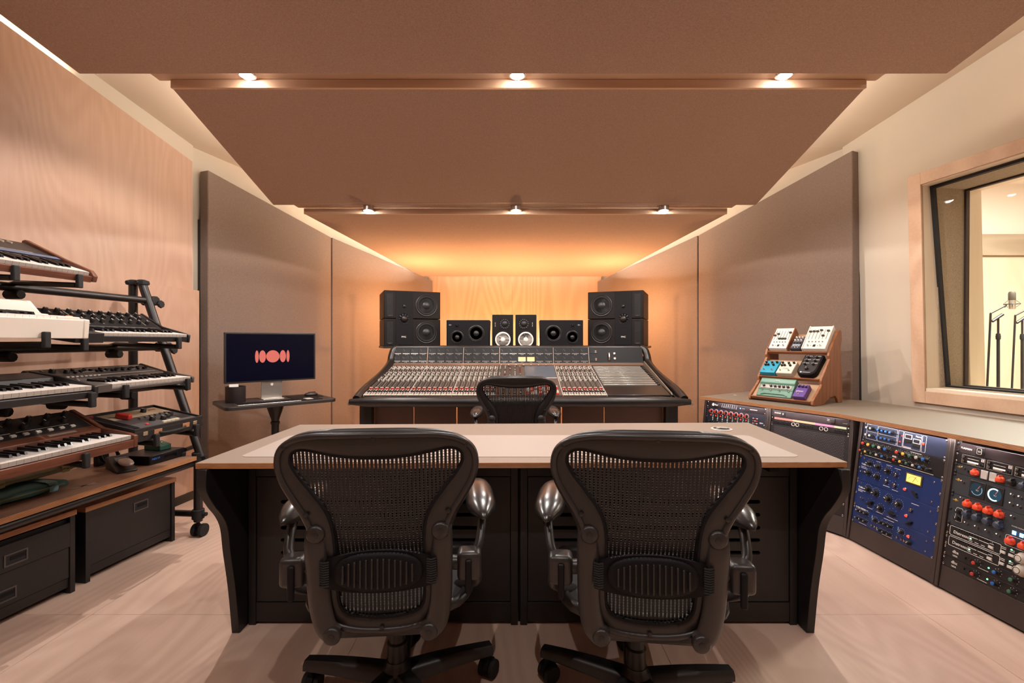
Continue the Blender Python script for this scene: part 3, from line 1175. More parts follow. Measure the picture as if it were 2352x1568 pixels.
# -- channel strips: one shared mesh per kind, eight to a bucket
STRIP = mat('strip_grey', '#574e49', 0.45, 0.2, var=0.1)
STRIPD = mat('strip_dark', '#3d3735', 0.5)
CAPL = mat('cap_light', '#cdc3b8', 0.4)
CAPR = mat('cap_maroon', '#8e2f2c', 0.4)
CAPO = mat('cap_olive', '#6f7460', 0.4)
CAPB = mat('cap_brown', '#94604a', 0.4)
P = 0.0419
b_ = MB()
b_.box(.0006, P - .0006, 0, .82, -.02, 0)
b_.k(1).box(.002, P - .002, .002, .022, 0, .0025)
strip_me = shared(b_, 'channel_strip', [STRIP, CAPL], 0)
k_ = MB()
PALX = [CAPL, CAPR, GREYK, CAPO, CAPB, STRIPD]
rr_ = random.Random(3)


def knob(mb, x, u, r, h, top=0, side=5, n=8):
    mb.k(side).lathe([(r, 0), (r * .85, h * .8)], (x, u, 0), 'z', n)
    mb.k(top).lathe([(r * .8, h * .8), (r * .7, h)], (x, u, 0), 'z', n)


for u in (.032, .050):                                   # push buttons
    for x in (.011, .030):
        k_.k(0 if u < .04 else 2).box(x - .006, x + .006, u - .005, u + .005, 0, .006)
for x, c in ((.012, 3), (.030, 0)):
    knob(k_, x, .082, .0075, .014, c)
for x, c in ((.012, 0), (.030, 2)):
    knob(k_, x, .108, .0065, .013, c)
u = .345
row = 0
while u < .79:
    cols = [(.0115, .0068), (.0305, .0068)] if row % 3 else [(.0125, .0085), (.031, .0055)]
    for x, r in cols:
        far = u > .66
        c = rr_.choice([4, 4, 0, 2]) if far else rr_.choice([0, 0, 2, 3, 5, 1])
        knob(k_, x, u, r, .015, c, rr_.choice([5, 5, 2]))
    if row % 2:
        k_.k(rr_.choice([0, 2, 3])).box(.017, .025, u + .010, u + .017, 0, .004)
    u += .0262
    row += 1
knob_me = shared(k_, 'knobs', PALX, 40)
f_ = MB()
f_.box(.017, .021, .150, .330, 0, .0012)
f_.box(.028, .036, .165, .330, 0, .010)
slot_me = shared(f_, 'fader_slot', [STRIPD], 0)
g_ = MB()
g_.k(1).prism([(-.0, 0), (.026, 0), (.024, .016), (.014, .012), (.002, .016)], .006, .031, 'x')
g_.k(0).box(.006, .031, .0145, .026, .0155, .0185)
fad_me = shared(g_, 'fader_cap', [CAPL, RED], 0)
bar_me = shared(MB().box(.006, .014, .19, .325, 0, .008).k(1).box(.0245, .0275, .19, .325, 0, .006), 'routing_bar', [mat('bar_grey', '#5f5852', .4), mat('bar_pale', '#8f877e', .4)], 0)
BUCKETS = [(-1.165, 8), (-.826, 8), (-.487, 8), (.372, 8)]
for bx, n in BUCKETS:
    for i in range(n):
        x = bx + i * P
        st = inst('channel_strip', strip_me, con, sp(x, 0), (SLOPE, 0, 0))
        kn = inst('knobs', knob_me, st, (0, 0, 0))
        kn['kind'] = 'stuff'
        inst('fader_slot', slot_me, st, (0, 0, 0))
        inst('routing_bar', bar_me, st, (0, 0, 0))
        inst('fader_cap', fad_me, st, (0, .118 + rr_.choice([0, 0, 0, .004]), 0))
    MB().box(-.002, .002, 0, .82, -.01, .004).build('bucket_divider', GREYK, con, loc=sp(bx - .002, 0), rot=(SLOPE, 0, 0))
MB().box(-.002, .002, 0, .82, -.01, .004).build('bucket_divider', GREYK, con, loc=sp(.7095, 0), rot=(SLOPE, 0, 0))
# centre section: dark glass panels, button fields
cs = MB().box(-.150, .368, 0, .82, -.02, 0).build('centre_section', STRIP, con, loc=sp(0, 0), rot=(SLOPE, 0, 0))
MB().box(.09, .36, .44, .79, 0, .004).build('screen_panel', mat('smoked_panel', '#59606a', 0.25), cs)
MB().box(.09, .36, .425, .437, 0, .004).build('panel_trim', GREYK, cs)
for i in range(6):
    for j in range(8):
        x, u = .10 + j * .033, .03 + i * .034
        c = [CAPL, GREYK, CAPL, RED][(i * 3 + j * 5) % 4] if (i + j) % 5 else RED
        inst('key_cap', shared(MB().box(-.012, .012, -.011, .011, 0, .007), 'key_cap', [c], 0), cs, (x, u, 0))
for i in range(7):
    knob_o = MB()
    knob(knob_o, 0, 0, .009, .016, 0)
    knob_o.build('dial', PALX, cs, loc=(-.13 + i * .07, .81 - .02, 0))
m2 = MB()
for i in range(22):
    for j in range(5):
        knob(m2, -.135 + j * .045, .04 + i * .034, .008, .014, rr_.choice([0, 2, 3, 1]))
m2.build('centre_knobs', PALX, cs, kind='stuff')
# patchbay: silver rows of jacks
pb = MB().box(.716, 1.205, .22, .80, -.02, 0).build('patchbay', STRIPD, con, loc=sp(0, 0), rot=(SLOPE, 0, 0))
for i in range(12):
    u = .235 + i * .0465
    MB().box(.725, 1.165, u, u + .013, 0, .010).build('patch_row', mat('patch_silver', '#dcd6cc', .25, .6), pb, .001, 1)
    j = MB()
    for q in range(24):
        j.lathe([(.0055, 0), (.0055, .004), (.0025, .004)], (.735 + q * .018, u + .031, 0), 'z', 8)
    j.build('jack_row', BLACK, pb, kind='stuff')
    MB().box(1.172, 1.19, u + .003, u + .035, 0, .012).build('row_latch', BLACK, pb, .002, 1)
MB().box(.716, 1.20, 0, .215, -.012, .004).build('writing_pad', LEATHER, con, .004, 2, loc=sp(0, 0), rot=(SLOPE, 0, 0))
MB().prism([(0, 0), (.80, 0), (.80, .045), (.02, .012)], 1.208, 1.216, 'x').build('patchbay_cheek', mat('cheek_tan', '#8d7c6c', .45, .3), con, loc=sp(0, .01), rot=(SLOPE, 0, 0))
MB().box(XL, XR, .805, .825, 0, .018).build('rear_rail', mat('rail_copper', '#b8937c', .35, .5), con, .002, 1, loc=sp(0, 0), rot=(SLOPE, 0, 0))

# -- meter bridge
BA = R(20)
mbr = V((0, 4.305 - CY0, .985))
br = bpy.data.objects.new('meter_bridge', MB().box(XL, XR, 0, .16, 0, .172).build('tmp', mat('bridge_black', '#100e0f', .5, spec=.25)).data)
bpy.data.objects.remove(bpy.data.objects['tmp'])
COL.objects.link(br)
br.parent = con
br.location = mbr
br.rotation_euler = (-BA, 0, 0)
MB().tube([(XL + .02, .02, .172), (XR - .02, .02, .172)], .022, 10).build('top_padding', LEATHER, br, smooth=60)
met_a = shared(MB().box(0, .070, -.004, 0, 0, .040), 'm', [mat('meter_black', '#0c0b0c', .45, var=.1, spec=.25)], 0)
met_w = shared(MB().box(0, .070, -.004, 0, 0, .040), 'm', [mat('meter_lit', '#d8a860', .35, emit='#e8b070', es=.5)], 0)
lip = shared(MB().box(.002, .068, -.007, -.003, -.0045, -.001), 'm', [mat('meter_lip', '#a09690', .3, .5)], 0)
ndl = shared(MB().box(.03, .0315, -.005, -.0035, .004, .033), 'm', [mat('needle_grey', '#6a625e', .5)], 0)
dots = shared(MB().box(.026, .031, -.002, 0, -.0125, -.0095).box(.04, .046, -.002, 0, -.0125, -.0095), 'm', [LETTER], 0)
for bx, n, x1 in ((-1.16, 4, -.832), (-.83, 4, -.49), (-.488, 4, -.146), (-.144, 6, .366), (.368, 4, .703)):
    pit = (x1 - bx - .004) / n
    for r_, z in enumerate((.030, .106)):
        for i in range(n):
            lit = n == 6 and r_ == 0 and i in (2, 3)
            me_ = inst('meter', met_w if lit else met_a, br, (bx + .006 + i * pit, 0, z), label='lit cream needle meter' if lit else None)
            inst('meter_lip', lip, me_, (0, 0, 0))
            inst('needle', ndl, me_, (0, 0, 0), (0, R(0 if lit else -38), 0))
            inst('meter_number', dots, me_, (0, 0, 0))
    MB().box(x1 - .003, x1 + .001, -.008, 0, .004, .165).build('bridge_divider', mat('divider_tan', '#a58a74', .4, .4), br)
for z in (.034, .110):
    o = MB().box(.716, .79, -.004, 0, z - .004, z + .036).build('indicator_block', mat('meter_black', '#000'), br)
    MB().box(.762, .776, -.006, -.003, z + .004, z + .010).box(.762, .776, -.006, -.003, z + .018, z + .024).build('indicator', mat('ind_amber', '#c9a080', .4), o)
MB().tube([(.895, -.004, .040), (.895, -.016, .06), (.895, -.018, .085), (.895, -.006, .108)], .010, 8).build('bridge_handle', ALU, br, smooth=60)
for z in (.045, .095):
    MB().box(.937, .957, -.010, 0, z, z + .020).build('square_button', CAPL, br, .002, 1)

# ================================================================== loudspeakers
def driver(parent, x, z, r, kind, cm=None):
    """cone or dome driver on the front face (y = 0, facing -y)"""
    if kind == 'woofer':
        o = MB().lathe([(r * 1.02, 0), (r * 1.02, .004), (r * .97, .007), (r * .90, .004)], (x, 0, z), '-y', 36).build('driver_ring', BLACK, parent, smooth=50)
        MB().lathe([(r * .91, .004), (r * .86, .012), (r * .78, .014), (r * .70, .008), (r * .68, .002)], (x, 0, z), '-y', 36).build('surround', RUBBER, o, smooth=70)
        MB().lathe([(r * .70, .004), (r * .6, -.006), (r * .50, -.008), (r * .42, .000), (r * .30, .008), (r * .16, .013), (r * .001, .015)], (x, 0, z), '-y', 36).build('cone', cm or BLACK, o, smooth=70)
    elif kind == 'cone_dome':
        o = MB().lathe([(r * 1.02, 0), (r * 1.02, .004), (r * .95, .006), (r * .90, .003)], (x, 0, z), '-y', 32).build('driver_ring', BLACK, parent, smooth=50)
        MB().lathe([(r * .92, .003), (r * .84, .009), (r * .76, .004), (r * .5, -.014), (r * .46, -.014), (r * .40, .0), (r * .24, .008), (r * .001, .011)], (x, 0, z), '-y', 32).build('cone', cm or BLACK, o, smooth=70)
    elif kind == 'white':
        o = MB().lathe([(r * 1.12, 0), (r * 1.12, .004), (r * 1.0, .006)], (x, 0, z), '-y', 32).build('driver_ring', BLACK2, parent, smooth=50)
        MB().lathe([(r, .006), (r * .93, .008), (r * .36, -.004), (r * .33, -.002), (r * .30, .006), (r * .18, .011), (r * .001, .013)], (x, 0, z), '-y', 32).build('cone', mat('paper_cone', '#efe4da', .7, var=.04), o, smooth=70)
    elif kind == 'tweeter':
        o = MB().lathe([(r, 0), (r, .002), (r * .55, .003), (r * .45, -.001)], (x, 0, z), '-y', 28).build('tweeter_plate', BLACK2, parent, smooth=50)
        MB().lathe([(r * .40, .0), (r * .38, .008), (r * .22, .015), (r * .001, .018)], (x, 0, z), '-y', 20).build('dome', BLACK, o, smooth=70)
    return o


def main_speaker(label, left, right, zb, h, mirror):
    """three-way main monitor; left/right = plan points of the front face"""
    a, b = V(left), V(right)
    W = (b - a).length
    rz = math.atan2(b.y - a.y, b.x - a.x)
    t = thing('main_monitor_speaker', label, 'loudspeaker', (a.x, a.y, zb), rz, group='three-way main monitors')
    D = .46
    seam = h * .497
    for z0, z1 in ((0, seam - .002), (seam + .002, h)):
        MB().box(0, W, 0, D, z0, z1).build('cabinet', mat('speaker_cabinet', '#1b1412', .5, spec=.2, var=.2, scale=18), t, .006, 2)
    fx = (lambda q: q) if not mirror else (lambda q: 1 - q)
    c0, c1 = sorted((fx(.20) * W, fx(.50) * W))
    MB().box(c0, c1, -.004, .001, .012, h - .012).build('baffle_plate', BLACK2, t, .002)
    for z0, z1 in ((.05, .44), (.545, .945)):
        x0, x1 = sorted((fx(.045) * W, fx(.155) * W))
        za, zb_ = h * z0, h * z1
        v = MB().box(x0, x1, -.003, .0005, za, zb_).build('port', RUBBER, t, .006, 3)
        lat = MB()
        r_ = .0125
        zz, rowi = za + .012, 0
        while zz < zb_ - .008:
            for q in range(4):
                xx = x0 + .010 + q * r_ * 1.5 + 0
                zc = zz + (r_ * .866 if q % 2 else 0)
                if xx < x1 - .006 and zc < zb_ - .006:
                    ring = [(xx + r_ * .92 * math.cos(R(60 * k)), -.0045, zc + r_ * .92 * math.sin(R(60 * k))) for k in range(6)]
                    lat.tube(ring, .0022, 4, closed=True)
            zz += r_ * 1.732
        lat.build('port_grille', BLACK, v, kind='stuff', smooth=0)
        MB().box(x0 + .006, x1 - .004, -.006, -.002, za - .001, za + .005).build('port_lip', mat('lip_metal', '#8d8682', .3, .7), v, .002)
    for z in (.25, .745):
        driver(t, fx(.745) * W, h * z, W * .195, 'woofer')
    driver(t, fx(.35) * W, h * .725, .052, 'tweeter')
    md = MB().lathe([(.054, 0), (.054, .004), (.034, -.004)], (fx(.345) * W, -.004, h * .497), '-y', 30).build('mid_plate', BLACK2, t, smooth=50)
    MB().lathe([(.034, -.002), (.032, .010), (.020, .020), (.001, .024)], (fx(.345) * W, -.004, h * .497), '-y', 20).build('dome', BLACK, md, smooth=70)
    for k in range(10):
        an = R(36 * k)
        p = lambda r2, da, yy: (fx(.345) * W + r2 * math.cos(an + da), yy, h * .497 + r2 * math.sin(an + da))
        MB().hexa([p(.036, -.2, -.004), p(.036, .2, -.004), p(.053, .12, -.004), p(.053, -.12, -.004),
                   p(.036, -.12, -.013), p(.036, .12, -.013), p(.053, .05, -.006), p(.053, -.05, -.006)]).build('petal', GRAPH, md)
    text('maker_mark', 'PMC', .024, LETTER, t, (fx(.345) * W - .026, -.0045, h * .155))
    # steel plate the cabinet stands on
    return t


SH = .557
main_speaker('large main monitor speaker on the left of the console', (-1.296, 4.5), (-.773, 4.71), 1.152, SH, False)
main_speaker('large main monitor speaker on the right of the console', (.753, 4.71), (1.270, 4.5), 1.152, SH, True)
for s_, lab in ((-1, 'left'), (1, 'right')):
    t = thing('speaker_stand', 'black steel stand carrying the %s main monitor' % lab, 'speaker stand', (s_ * 1.11, 4.86, 0), s_ * R(-21.5))
    MB().box(-.31, .31, -.30, .26, 1.132, 1.152).build('top_plate', BLACK, t, .003)
    for px in (-.1, .1):
        MB().box(px - .03, px + .03, -.03, .03, .02, 1.132).build('column', BLACK, t, .004)
    MB().box(-.25, .25, -.22, .22, 0, .02).build('foot_plate', BLACK, t, .003)

shf = thing('speaker_shelf', 'black shelf behind the meter bridge carrying small speakers', 'shelf', (0.01, 4.72, 0))
MB().box(-.74, .74, -.13, .17, 1.075, 1.10).build('board', BLACKP, shf, .002)
for x in (-.7, .7):
    MB().box(x - .02, x + .02, -.02, .02, 0, 1.075).build('leg', BLACK, shf)


def near_speaker(label, x0, x1, y0, zb, h, mirror):
    W = x1 - x0
    t = thing('midfield_speaker', label, 'loudspeaker', (x0, y0, zb), 0, group='three-way speakers lying on their sides')
    MB().box(0, W, 0, .27, 0, h).build('cabinet', mat('speaker_cabinet', '#000'), t, .006, 2)
    MB().box(.006, W - .006, -.006, .001, .006, h - .006).build('baffle_plate', BLACK2, t, .003)
    T = MB()
    fx = (lambda q: q * W) if not mirror else (lambda q: W - q * W)
    g = bpy.data.objects.new('driver_panel', MB().box(.01, W - .01, -.0075, -.005, .01, h - .01).build('tmp', BLACK2).data)
    bpy.data.objects.remove(bpy.data.objects['tmp'])
    COL.objects.link(g)
    g.parent = t
    g2 = g
    o = driver(t, fx(.69), h * .50, .082, 'cone_dome')
    o.location.y = -.007
    o = driver(t, fx(.25), h * .36, .066, 'cone_dome')
    o.location.y = -.007
    o = driver(t, fx(.245), h * .80, .026, 'tweeter')
    o.location.y = -.007
    text('maker_mark', 'dyn', .018, GREYK, t, (fx(.095) - .016, -.0078, h * .80))
    for x in (.07, W - .07):
        for y in (.04, .22):
            MB().cyl((x, y, -.045), (x, y, 0), .014, n=12).build('foot', CAPL, t)
    return t


near_speaker('black three-driver speaker left of the white-coned pair', -.694, -.257, 4.60, 1.145, .272, False)
near_speaker('black three-driver speaker right of the white-coned pair', .252, .689, 4.60, 1.145, .272, True)


def white_cone_speaker(label, xc, yc, rz, mirror):
    t = thing('nearfield_speaker', label, 'loudspeaker', (xc, yc, 1.10), rz, group='white-coned nearfield speakers')
    W, h = .212, .372
    MB().box(-W / 2, W / 2, 0, .20, 0, h).build('cabinet', mat('nearfield_black', '#140f0e', .45, spec=.25, var=.2), t, .003, 1)
    driver(t, 0, .120, .078, 'white')
    s_ = -1 if mirror else 1
    pl = MB().box(s_ * .02 - .052, s_ * .02 + .052, -.003, .001, .225, .335).build('tweeter_plate', BLACK2, t, .01, 3)
    MB().lathe([(.03, 0), (.028, .004), (.015, .007), (.001, .009)], (s_ * .02, -.003, .280), '-y', 20).build('dome', BLACK, pl, smooth=60)
    dt = MB()
    for k in range(14):
        a = R(360 / 14 * k)
        dt.box(s_ * .02 + .044 * math.cos(a) - .003, s_ * .02 + .044 * math.cos(a) + .003, -.0045, -.002, .28 + .044 * math.sin(a) - .0015, .28 + .044 * math.sin(a) + .0015)
    dt.build('grille_marks', GREYK, pl, kind='stuff')
    text('maker_mark', 'NS-10M', .013, GREYK, t, (-s_ * .072, -.0015, .25), (R(90), R(-90), 0))
    for a in ((60, 115) if mirror else (150, 210)):
        MB().tube([(.026 * math.cos(R(a)), -.011, .120 + .026 * math.sin(R(a))), (.042 * math.cos(R(a)), -.010, .120 + .042 * math.sin(R(a)))], .004, 6).build('voice_coil_lead', BLACK, t)
    return t


white_cone_speaker('small white-coned speaker, left one of the middle pair', -.124, 4.61, R(3.5), False)
white_cone_speaker('small white-coned speaker, right one of the middle pair', .109, 4.61, R(-3.5), True)

# amber lamp standing on the floor behind the shelf
lamp = thing('amber_lamp', 'glowing amber lamp behind the white-coned speakers', 'lamp', (-.006, 5.48, 0))
MB().lathe([(.11, 0), (.11, .012), (.02, .03)], n=24).build('base', BLACK, lamp)
MB().cyl((0, 0, .02), (0, 0, 1.02), .010).build('pole', BLACK, lamp)
MB().lathe([(.022, 1.02), (.022, 1.06), (.015, 1.065)], n=16).build('socket', BLACK, lamp)
MB().ell((0, 0, 1.10), (.030, .030, .036), 16, 12).build('bulb', emis('amber_bulb', (1.0, .62, .28), 60.0), lamp, smooth=80)
ld = bpy.data.lights.new('lamp_light', 'POINT')
ld.energy = AMBER_W
ld.color = AMBER_COL
ld.shadow_soft_size = .045
lo = bpy.data.objects.new('lamp_light', ld)
COL.objects.link(lo)
lo.parent = lamp
lo.location = (0, 0, 1.17)

# amber floor lamps behind the main monitors
for sx, lab in ((-1, 'left'), (1, 'right')):
    fl_ = thing('floor_lamp', 'amber floor lamp behind the %s main monitor' % lab, 'lamp', (sx * 1.15 + .02, 5.30, 0))
    MB().lathe([(.12, 0), (.12, .012), (.02, .03)], n=24).build('base', BLACK, fl_)
    MB().cyl((0, 0, .02), (0, 0, 1.42), .010).build('pole', BLACK, fl_)
    MB().lathe([(.022, 1.42), (.022, 1.455), (.015, 1.46)], n=16).build('socket', BLACK, fl_)
    MB().ell((0, 0, 1.49), (.030, .030, .036), 16, 10).build('bulb', emis('amber_bulb', (1, .6, .3), 60.0), fl_, smooth=80)
    ld = bpy.data.lights.new('uplight_glow', 'POINT')
    ld.energy = AMBER_FLOOR_W
    ld.color = AMBER_COL
    ld.shadow_soft_size = .05
    lo = bpy.data.objects.new('uplight_glow', ld)
    COL.objects.link(lo)
    lo.parent = fl_
    lo.location = (0, 0, 1.58)

# ================================================================== computer table, left of the console
TBL = V((-1.86, 3.53, 0))
TA = R(42.7)
tb = thing('computer_table', 'small black table on one post holding the computer screen', 'table', TBL, TA)
# rounded board
pts = []
rr = .04
for cx, cy, a0 in ((.38 - rr, -.255 + rr, -90), (.38 - rr, .235 - rr, 0), (-.38 + rr, .235 - rr, 90), (-.38 + rr, -.255 + rr, 180)):
    for k in range(5):
        a = R(a0 + 22.5 * k)
        pts.append((cx + rr * math.cos(a), cy + rr * math.sin(a)))
MB().prism(pts, .725, .75, 'z').build('table_top', mat('table_black', '#2a2422', .5, var=.15), tb, .004, 2)
MB().lathe([(.028, .585), (.030, .60), (.062, .70), (.066, .725)], n=20).build('mount_cone', BLACK, tb, smooth=50)
MB().lathe([(.027, .02), (.027, .56), (.033, .562), (.033, .578), (.026, .585)], n=20).build('post', BLACK, tb, smooth=40)
MB().lathe([(.24, 0), (.24, .014), (.05, .026), (.03, .03)], n=32).build('foot_plate', BLACK, tb, smooth=40)


def tloc(x, y, z=.75):
    c, s_ = math.cos(TA), math.sin(TA)
    return (TBL.x + x * c - y * s_, TBL.y + x * s_ + y * c, z)


mon = thing('computer_monitor', 'flat computer screen on an aluminium stand showing salmon ovals', 'monitor', tloc(-.005, .06), TA)
body = MB().box(-.325, .325, -.008, .020, .138, .518).build('screen_body', BLACK, mon, .004, 2)
MB().box(-.312, .312, -.0095, -.007, .150, .506).build('display', mat('display_navy', '#010104', .3, spec=.15, emit='#000114', es=1.0), body)
sal = emis('salmon', lin('#e8786a'), 0.95)
for i, (x, rx) in enumerate(((-.111, .0125), (-.072, .0235), (.001, .0475), (.073, .0225), (.111, .0115))):
    MB().lathe([(1, 0), (1, .0008)], (0, 0, 0), '-y', 40).build('oval', sal, body, loc=(x, -.0096, .334)).scale = (rx, 1, .0475)
MB().prism([(.0, .0), (.17, .0), (.17, .006), (.070, .006), (.060, .30), (.052, .30), (.060, .006), (.0, .006)], -.075, .075, 'x').build('stand', ALU, mon, .002, 2, loc=(0, -.045, 0))
MB().lathe([(.011, 0), (.011, .002)], (0, .0135, .115), '-y', 20).build('cable_hole', LETTER, mon)
# things on the table
t = thing('pen_pot', 'dark brown cylindrical pot beside the screen', 'pot', tloc(-.262, .03), TA)
MB().lathe([(.064, 0), (.066, .004), (.066, .118), (.060, .118), (.058, .01), (.001, .01)], n=32).build('pot_body', mat('pot_brown', '#241715', .6, var=.3), t, smooth=45)
MB().box(-.045, .015, -.02, -.016, .03, .135).build('paper_slip', LETTER, t)
kb = thing('computer_keyboard', 'thin aluminium computer keyboard on the small black table', 'keyboard', tloc(-.09, -.17), TA)
MB().box(-.21, .21, -.057, .057, 0, .006).build('case', ALU, kb, .003, 2)
km = shared(MB().box(-.008, .008, -.0075, .0075, .006, .009), 'key_cap', [BLACK2], 0)
for r_ in range(6):
    for q in range(21):
        inst('key_cap', km, kb, (-.198 + q * .0198, -.046 + r_ * .0185, 0))
t = thing('mouse_pad', 'thin dark mouse pad on the small black table', 'mouse pad', tloc(.24, .03), TA)
MB().prism([(-.13, -.09), (.10, -.09), (.11, -.08), (.11, .09), (.10, .10), (-.12, .10), (-.13, .09)], 0, .003, 'z').build('pad_sheet', BLACK2, t)
t = thing('computer_mouse', 'dark rounded mouse on the mouse pad', 'mouse', tloc(.285, .055, .753), TA)
MB().ell((0, 0, .010), (.055, .032, .019), 18, 10).build('shell', mat('mouse_brown', '#2c2220', .4), t, smooth=80)
MB().box(-.02, .035, -.0012, .0012, .026, .031).build('button_seam', BLACK2, t)
t = thing('notebook', 'open slim black notebook beside the computer keyboard', 'notebook', tloc(.20, -.15), TA)
MB().box(-.085, .085, -.06, .06, 0, .005).build('cover', BLACK2, t, .001)
MB().box(-.03, .02, -.05, .04, .005, .0065).build('printed_card', GREYK, t)

# ================================================================== keyboard stand
KA = math.atan2(.996, .09)           # keyboard width axis, player's right = +Y
kdir = V((.09, .996, 0)).normalized()
kback = V((-.996, .09, 0)).normalized()
E0 = V((-1.95, 2.80, 0))             # foot of the front post at the far end


def sk(along, back, z):
    """stand frame: along = towards the viewer, back = towards the wall"""
    return E0 - kdir * along + kback * back + V((0, 0, z))


st = thing('keyboard_stand', 'black tubular multi-tier keyboard stand against the plywood wall', 'keyboard stand', E0)


def L(p):
    return p - E0


TUBE = mat('stand_black', '#1b1818', .38, var=.1)
tier_back = {1: .345, 2: .255, 3: .17, 4: .085}
tier_z = {1: 1.455, 2: 1.165, 3: .935, 4: .70}
for al in (0.0, 1.45):
    MB().tube([L(sk(al, 0, .095)), L(sk(al, 0, .50))], .024, 14).build('front_post', TUBE, st, smooth=60)
    MB().tube([L(sk(al, -.02, .49)), L(sk(al, .375, 1.565))], .0235, 14).build('raked_post', TUBE, st, smooth=60)
    MB().tube([L(sk(al, .435, .09)), L(sk(al, .435, 1.565))], .0235, 14).build('rear_post', TUBE, st, smooth=60)
    MB().tube([L(sk(al, .0, .14)), L(sk(al, .435, .14))], .019, 10).build('side_rail', TUBE, st, smooth=60)
    for b_, z_ in ((.375, 1.565), (.435, 1.565)):
        MB().lathe([(.036, -.012), (.038, 0), (.036, .012), (.015, .02)], L(sk(al, b_, z_)), 'z', 8).build('end_cap', RUBBER, st)
        MB().tube([L(sk(al + .045, b_, z_)), L(sk(al - .045, b_, z_))], .011, 8).build('wing_bolt', RUBBER, st)
    # casters
    for b_ in (0, .435):
        c = MB().tube([L(sk(al, b_, .05)), L(sk(al, b_, .11))], .010, 8).tube([L(sk(al - .012, b_ - .022, .036)), L(sk(al - .012, b_ + .022, .036))], .026, 14)
        co = c.build('caster', BLACK2, st, smooth=50)
        for q in (-.024, .024):
            MB().tube([L(sk(al - .012, b_ + q - .009, .038)), L(sk(al - .012, b_ + q + .009, .038))], .038, 22).build('wheel', RUBBER, co, smooth=40)
    for z_ in (.14, .49):
        MB().tube([L(sk(al, 0, z_ - .03)), L(sk(al, 0, z_ + .03))], .034, 12).build('collar', RUBBER, st, .004, 1)
        MB().tube([L(sk(al, -.055, z_)), L(sk(al, .03, z_))], .012, 8).build('collar_bolt', RUBBER, st)
# lower rails
MB().tube([L(sk(0, .435, .14)), L(sk(1.45, .435, .14))], .019, 10).build('rail', TUBE, st, smooth=60)
MB().tube([L(sk(-.03, .02, .455)), L(sk(1.6, .02, .455))], .021, 10).build('rail', TUBE, st, smooth=60)
MB().tube([L(sk(-.03, .40, .455)), L(sk(1.6, .40, .455))], .021, 10).build('rail', TUBE, st, smooth=60)
for tr in (1, 2, 3, 4):
    z, b_ = tier_z[tr], tier_back[tr]
    MB().tube([L(sk(-.05, b_, z)), L(sk(1.65, b_, z))], .021, 12).build('tier_rail', TUBE, st, smooth=60)
    MB().tube([L(sk(-.03, b_ - .04, z)), L(sk(-.03, b_ + .05, z))], .030, 10).build('clamp', RUBBER, st, .004, 1)
    MB().lathe([(.022, -.008), (.026, 0), (.022, .008)], L(sk(-.05, b_ - .05, z - .02)), 'x', 8).build('clamp_knob', RUBBER, st)


def bracket(along, tr, fb, zb):
    """support arm from a tier rail out to an upturned lip at the keyboard's front (fb) under its bottom (zb)"""
    z, b_ = tier_z[tr], tier_back[tr]
    o = MB().tube([L(sk(along, b_ + .03, z + .005)), L(sk(along, b_ - .02, z + .02)), L(sk(along, fb, zb - .022))], .013, 8).build('support_arm', TUBE, st)
    MB().box(-.012, .012, -.009, .009, -.035, .028).build('arm_lip', RUBBER, o, .004, 2, loc=L(sk(along, fb - .014, zb)), rot=(0, 0, KA))
    MB().tube([L(sk(along, b_ + .03, z - .035)), L(sk(along, b_ - .045, z - .035))], .022, 10).build('arm_clamp', RUBBER, o, .004, 1)


# ================================================================== keyboards
def kb_frame(front, tilt):
    return M.Translation(front) @ M.Rotation(KA, 4, 'Z') @ M.Rotation(tilt, 4, 'X')


WK = .0236
wk_me = shared(MB().box(.0006, WK - .0006, 0, .145, -.018, 0).k(1).box(.0006, WK - .0006, -.0015, 0, -.016, -.001), 'white_key', [KEYW, mat('key_front', '#a59b92', .4)], 0)
bk_me = shared(MB().hexa([(-.0055, .05, 0), (.0055, .05, 0), (.0055, .145, 0), (-.0055, .145, 0), (-.0042, .056, .011), (.0042, .056, .011), (.0045, .145, .012), (-.0045, .145, .012)]), 'black_key', [KEYB], 0)
wk2_me = shared(MB().box(.0006, WK - .0006, 0, .135, -.022, 0), 'white_key', [KEYW], 0)


def keys(parent, x_right, n, y, z, wm=None, ys=1.0):
    for i in range(n):
        inst('white_key', wm or wk_me, parent, (x_right - (i + 1) * WK, y, z), scale=(1, ys, 1))
        if i % 7 in (1, 2, 3, 5, 6) and i < n - 1:
            off = {1: .0012, 2: 0, 3: -.0012, 5: .001, 6: -.001}[i % 7]
            inst('black_key', bk_me, parent, (x_right - (i + 1) * WK + off, y, z), scale=(1, ys, 1))


def knobs(parent, spots, r, h, m, name='knob', cap=None, n=14):
    """raised knobs on a sloped panel: spots are (x, y, z, tilt)"""
    me = shared(MB().lathe([(r, 0), (r * .95, h * .85), (r * .8, h)], n=n), name, [m], 45)
    pm = shared(MB().box(-r * .12, r * .12, 0, r * .95, h, h + .0008), 'pointer', [LETTER], 0)
    for x, y, z, tl in spots:
        o = inst(name, me, parent, (x, y, z), (tl, 0, rnd.uniform(-1, 1) if abs(tl) < .02 else 0))
        inst('pointer', pm, o, (0, 0, 0))


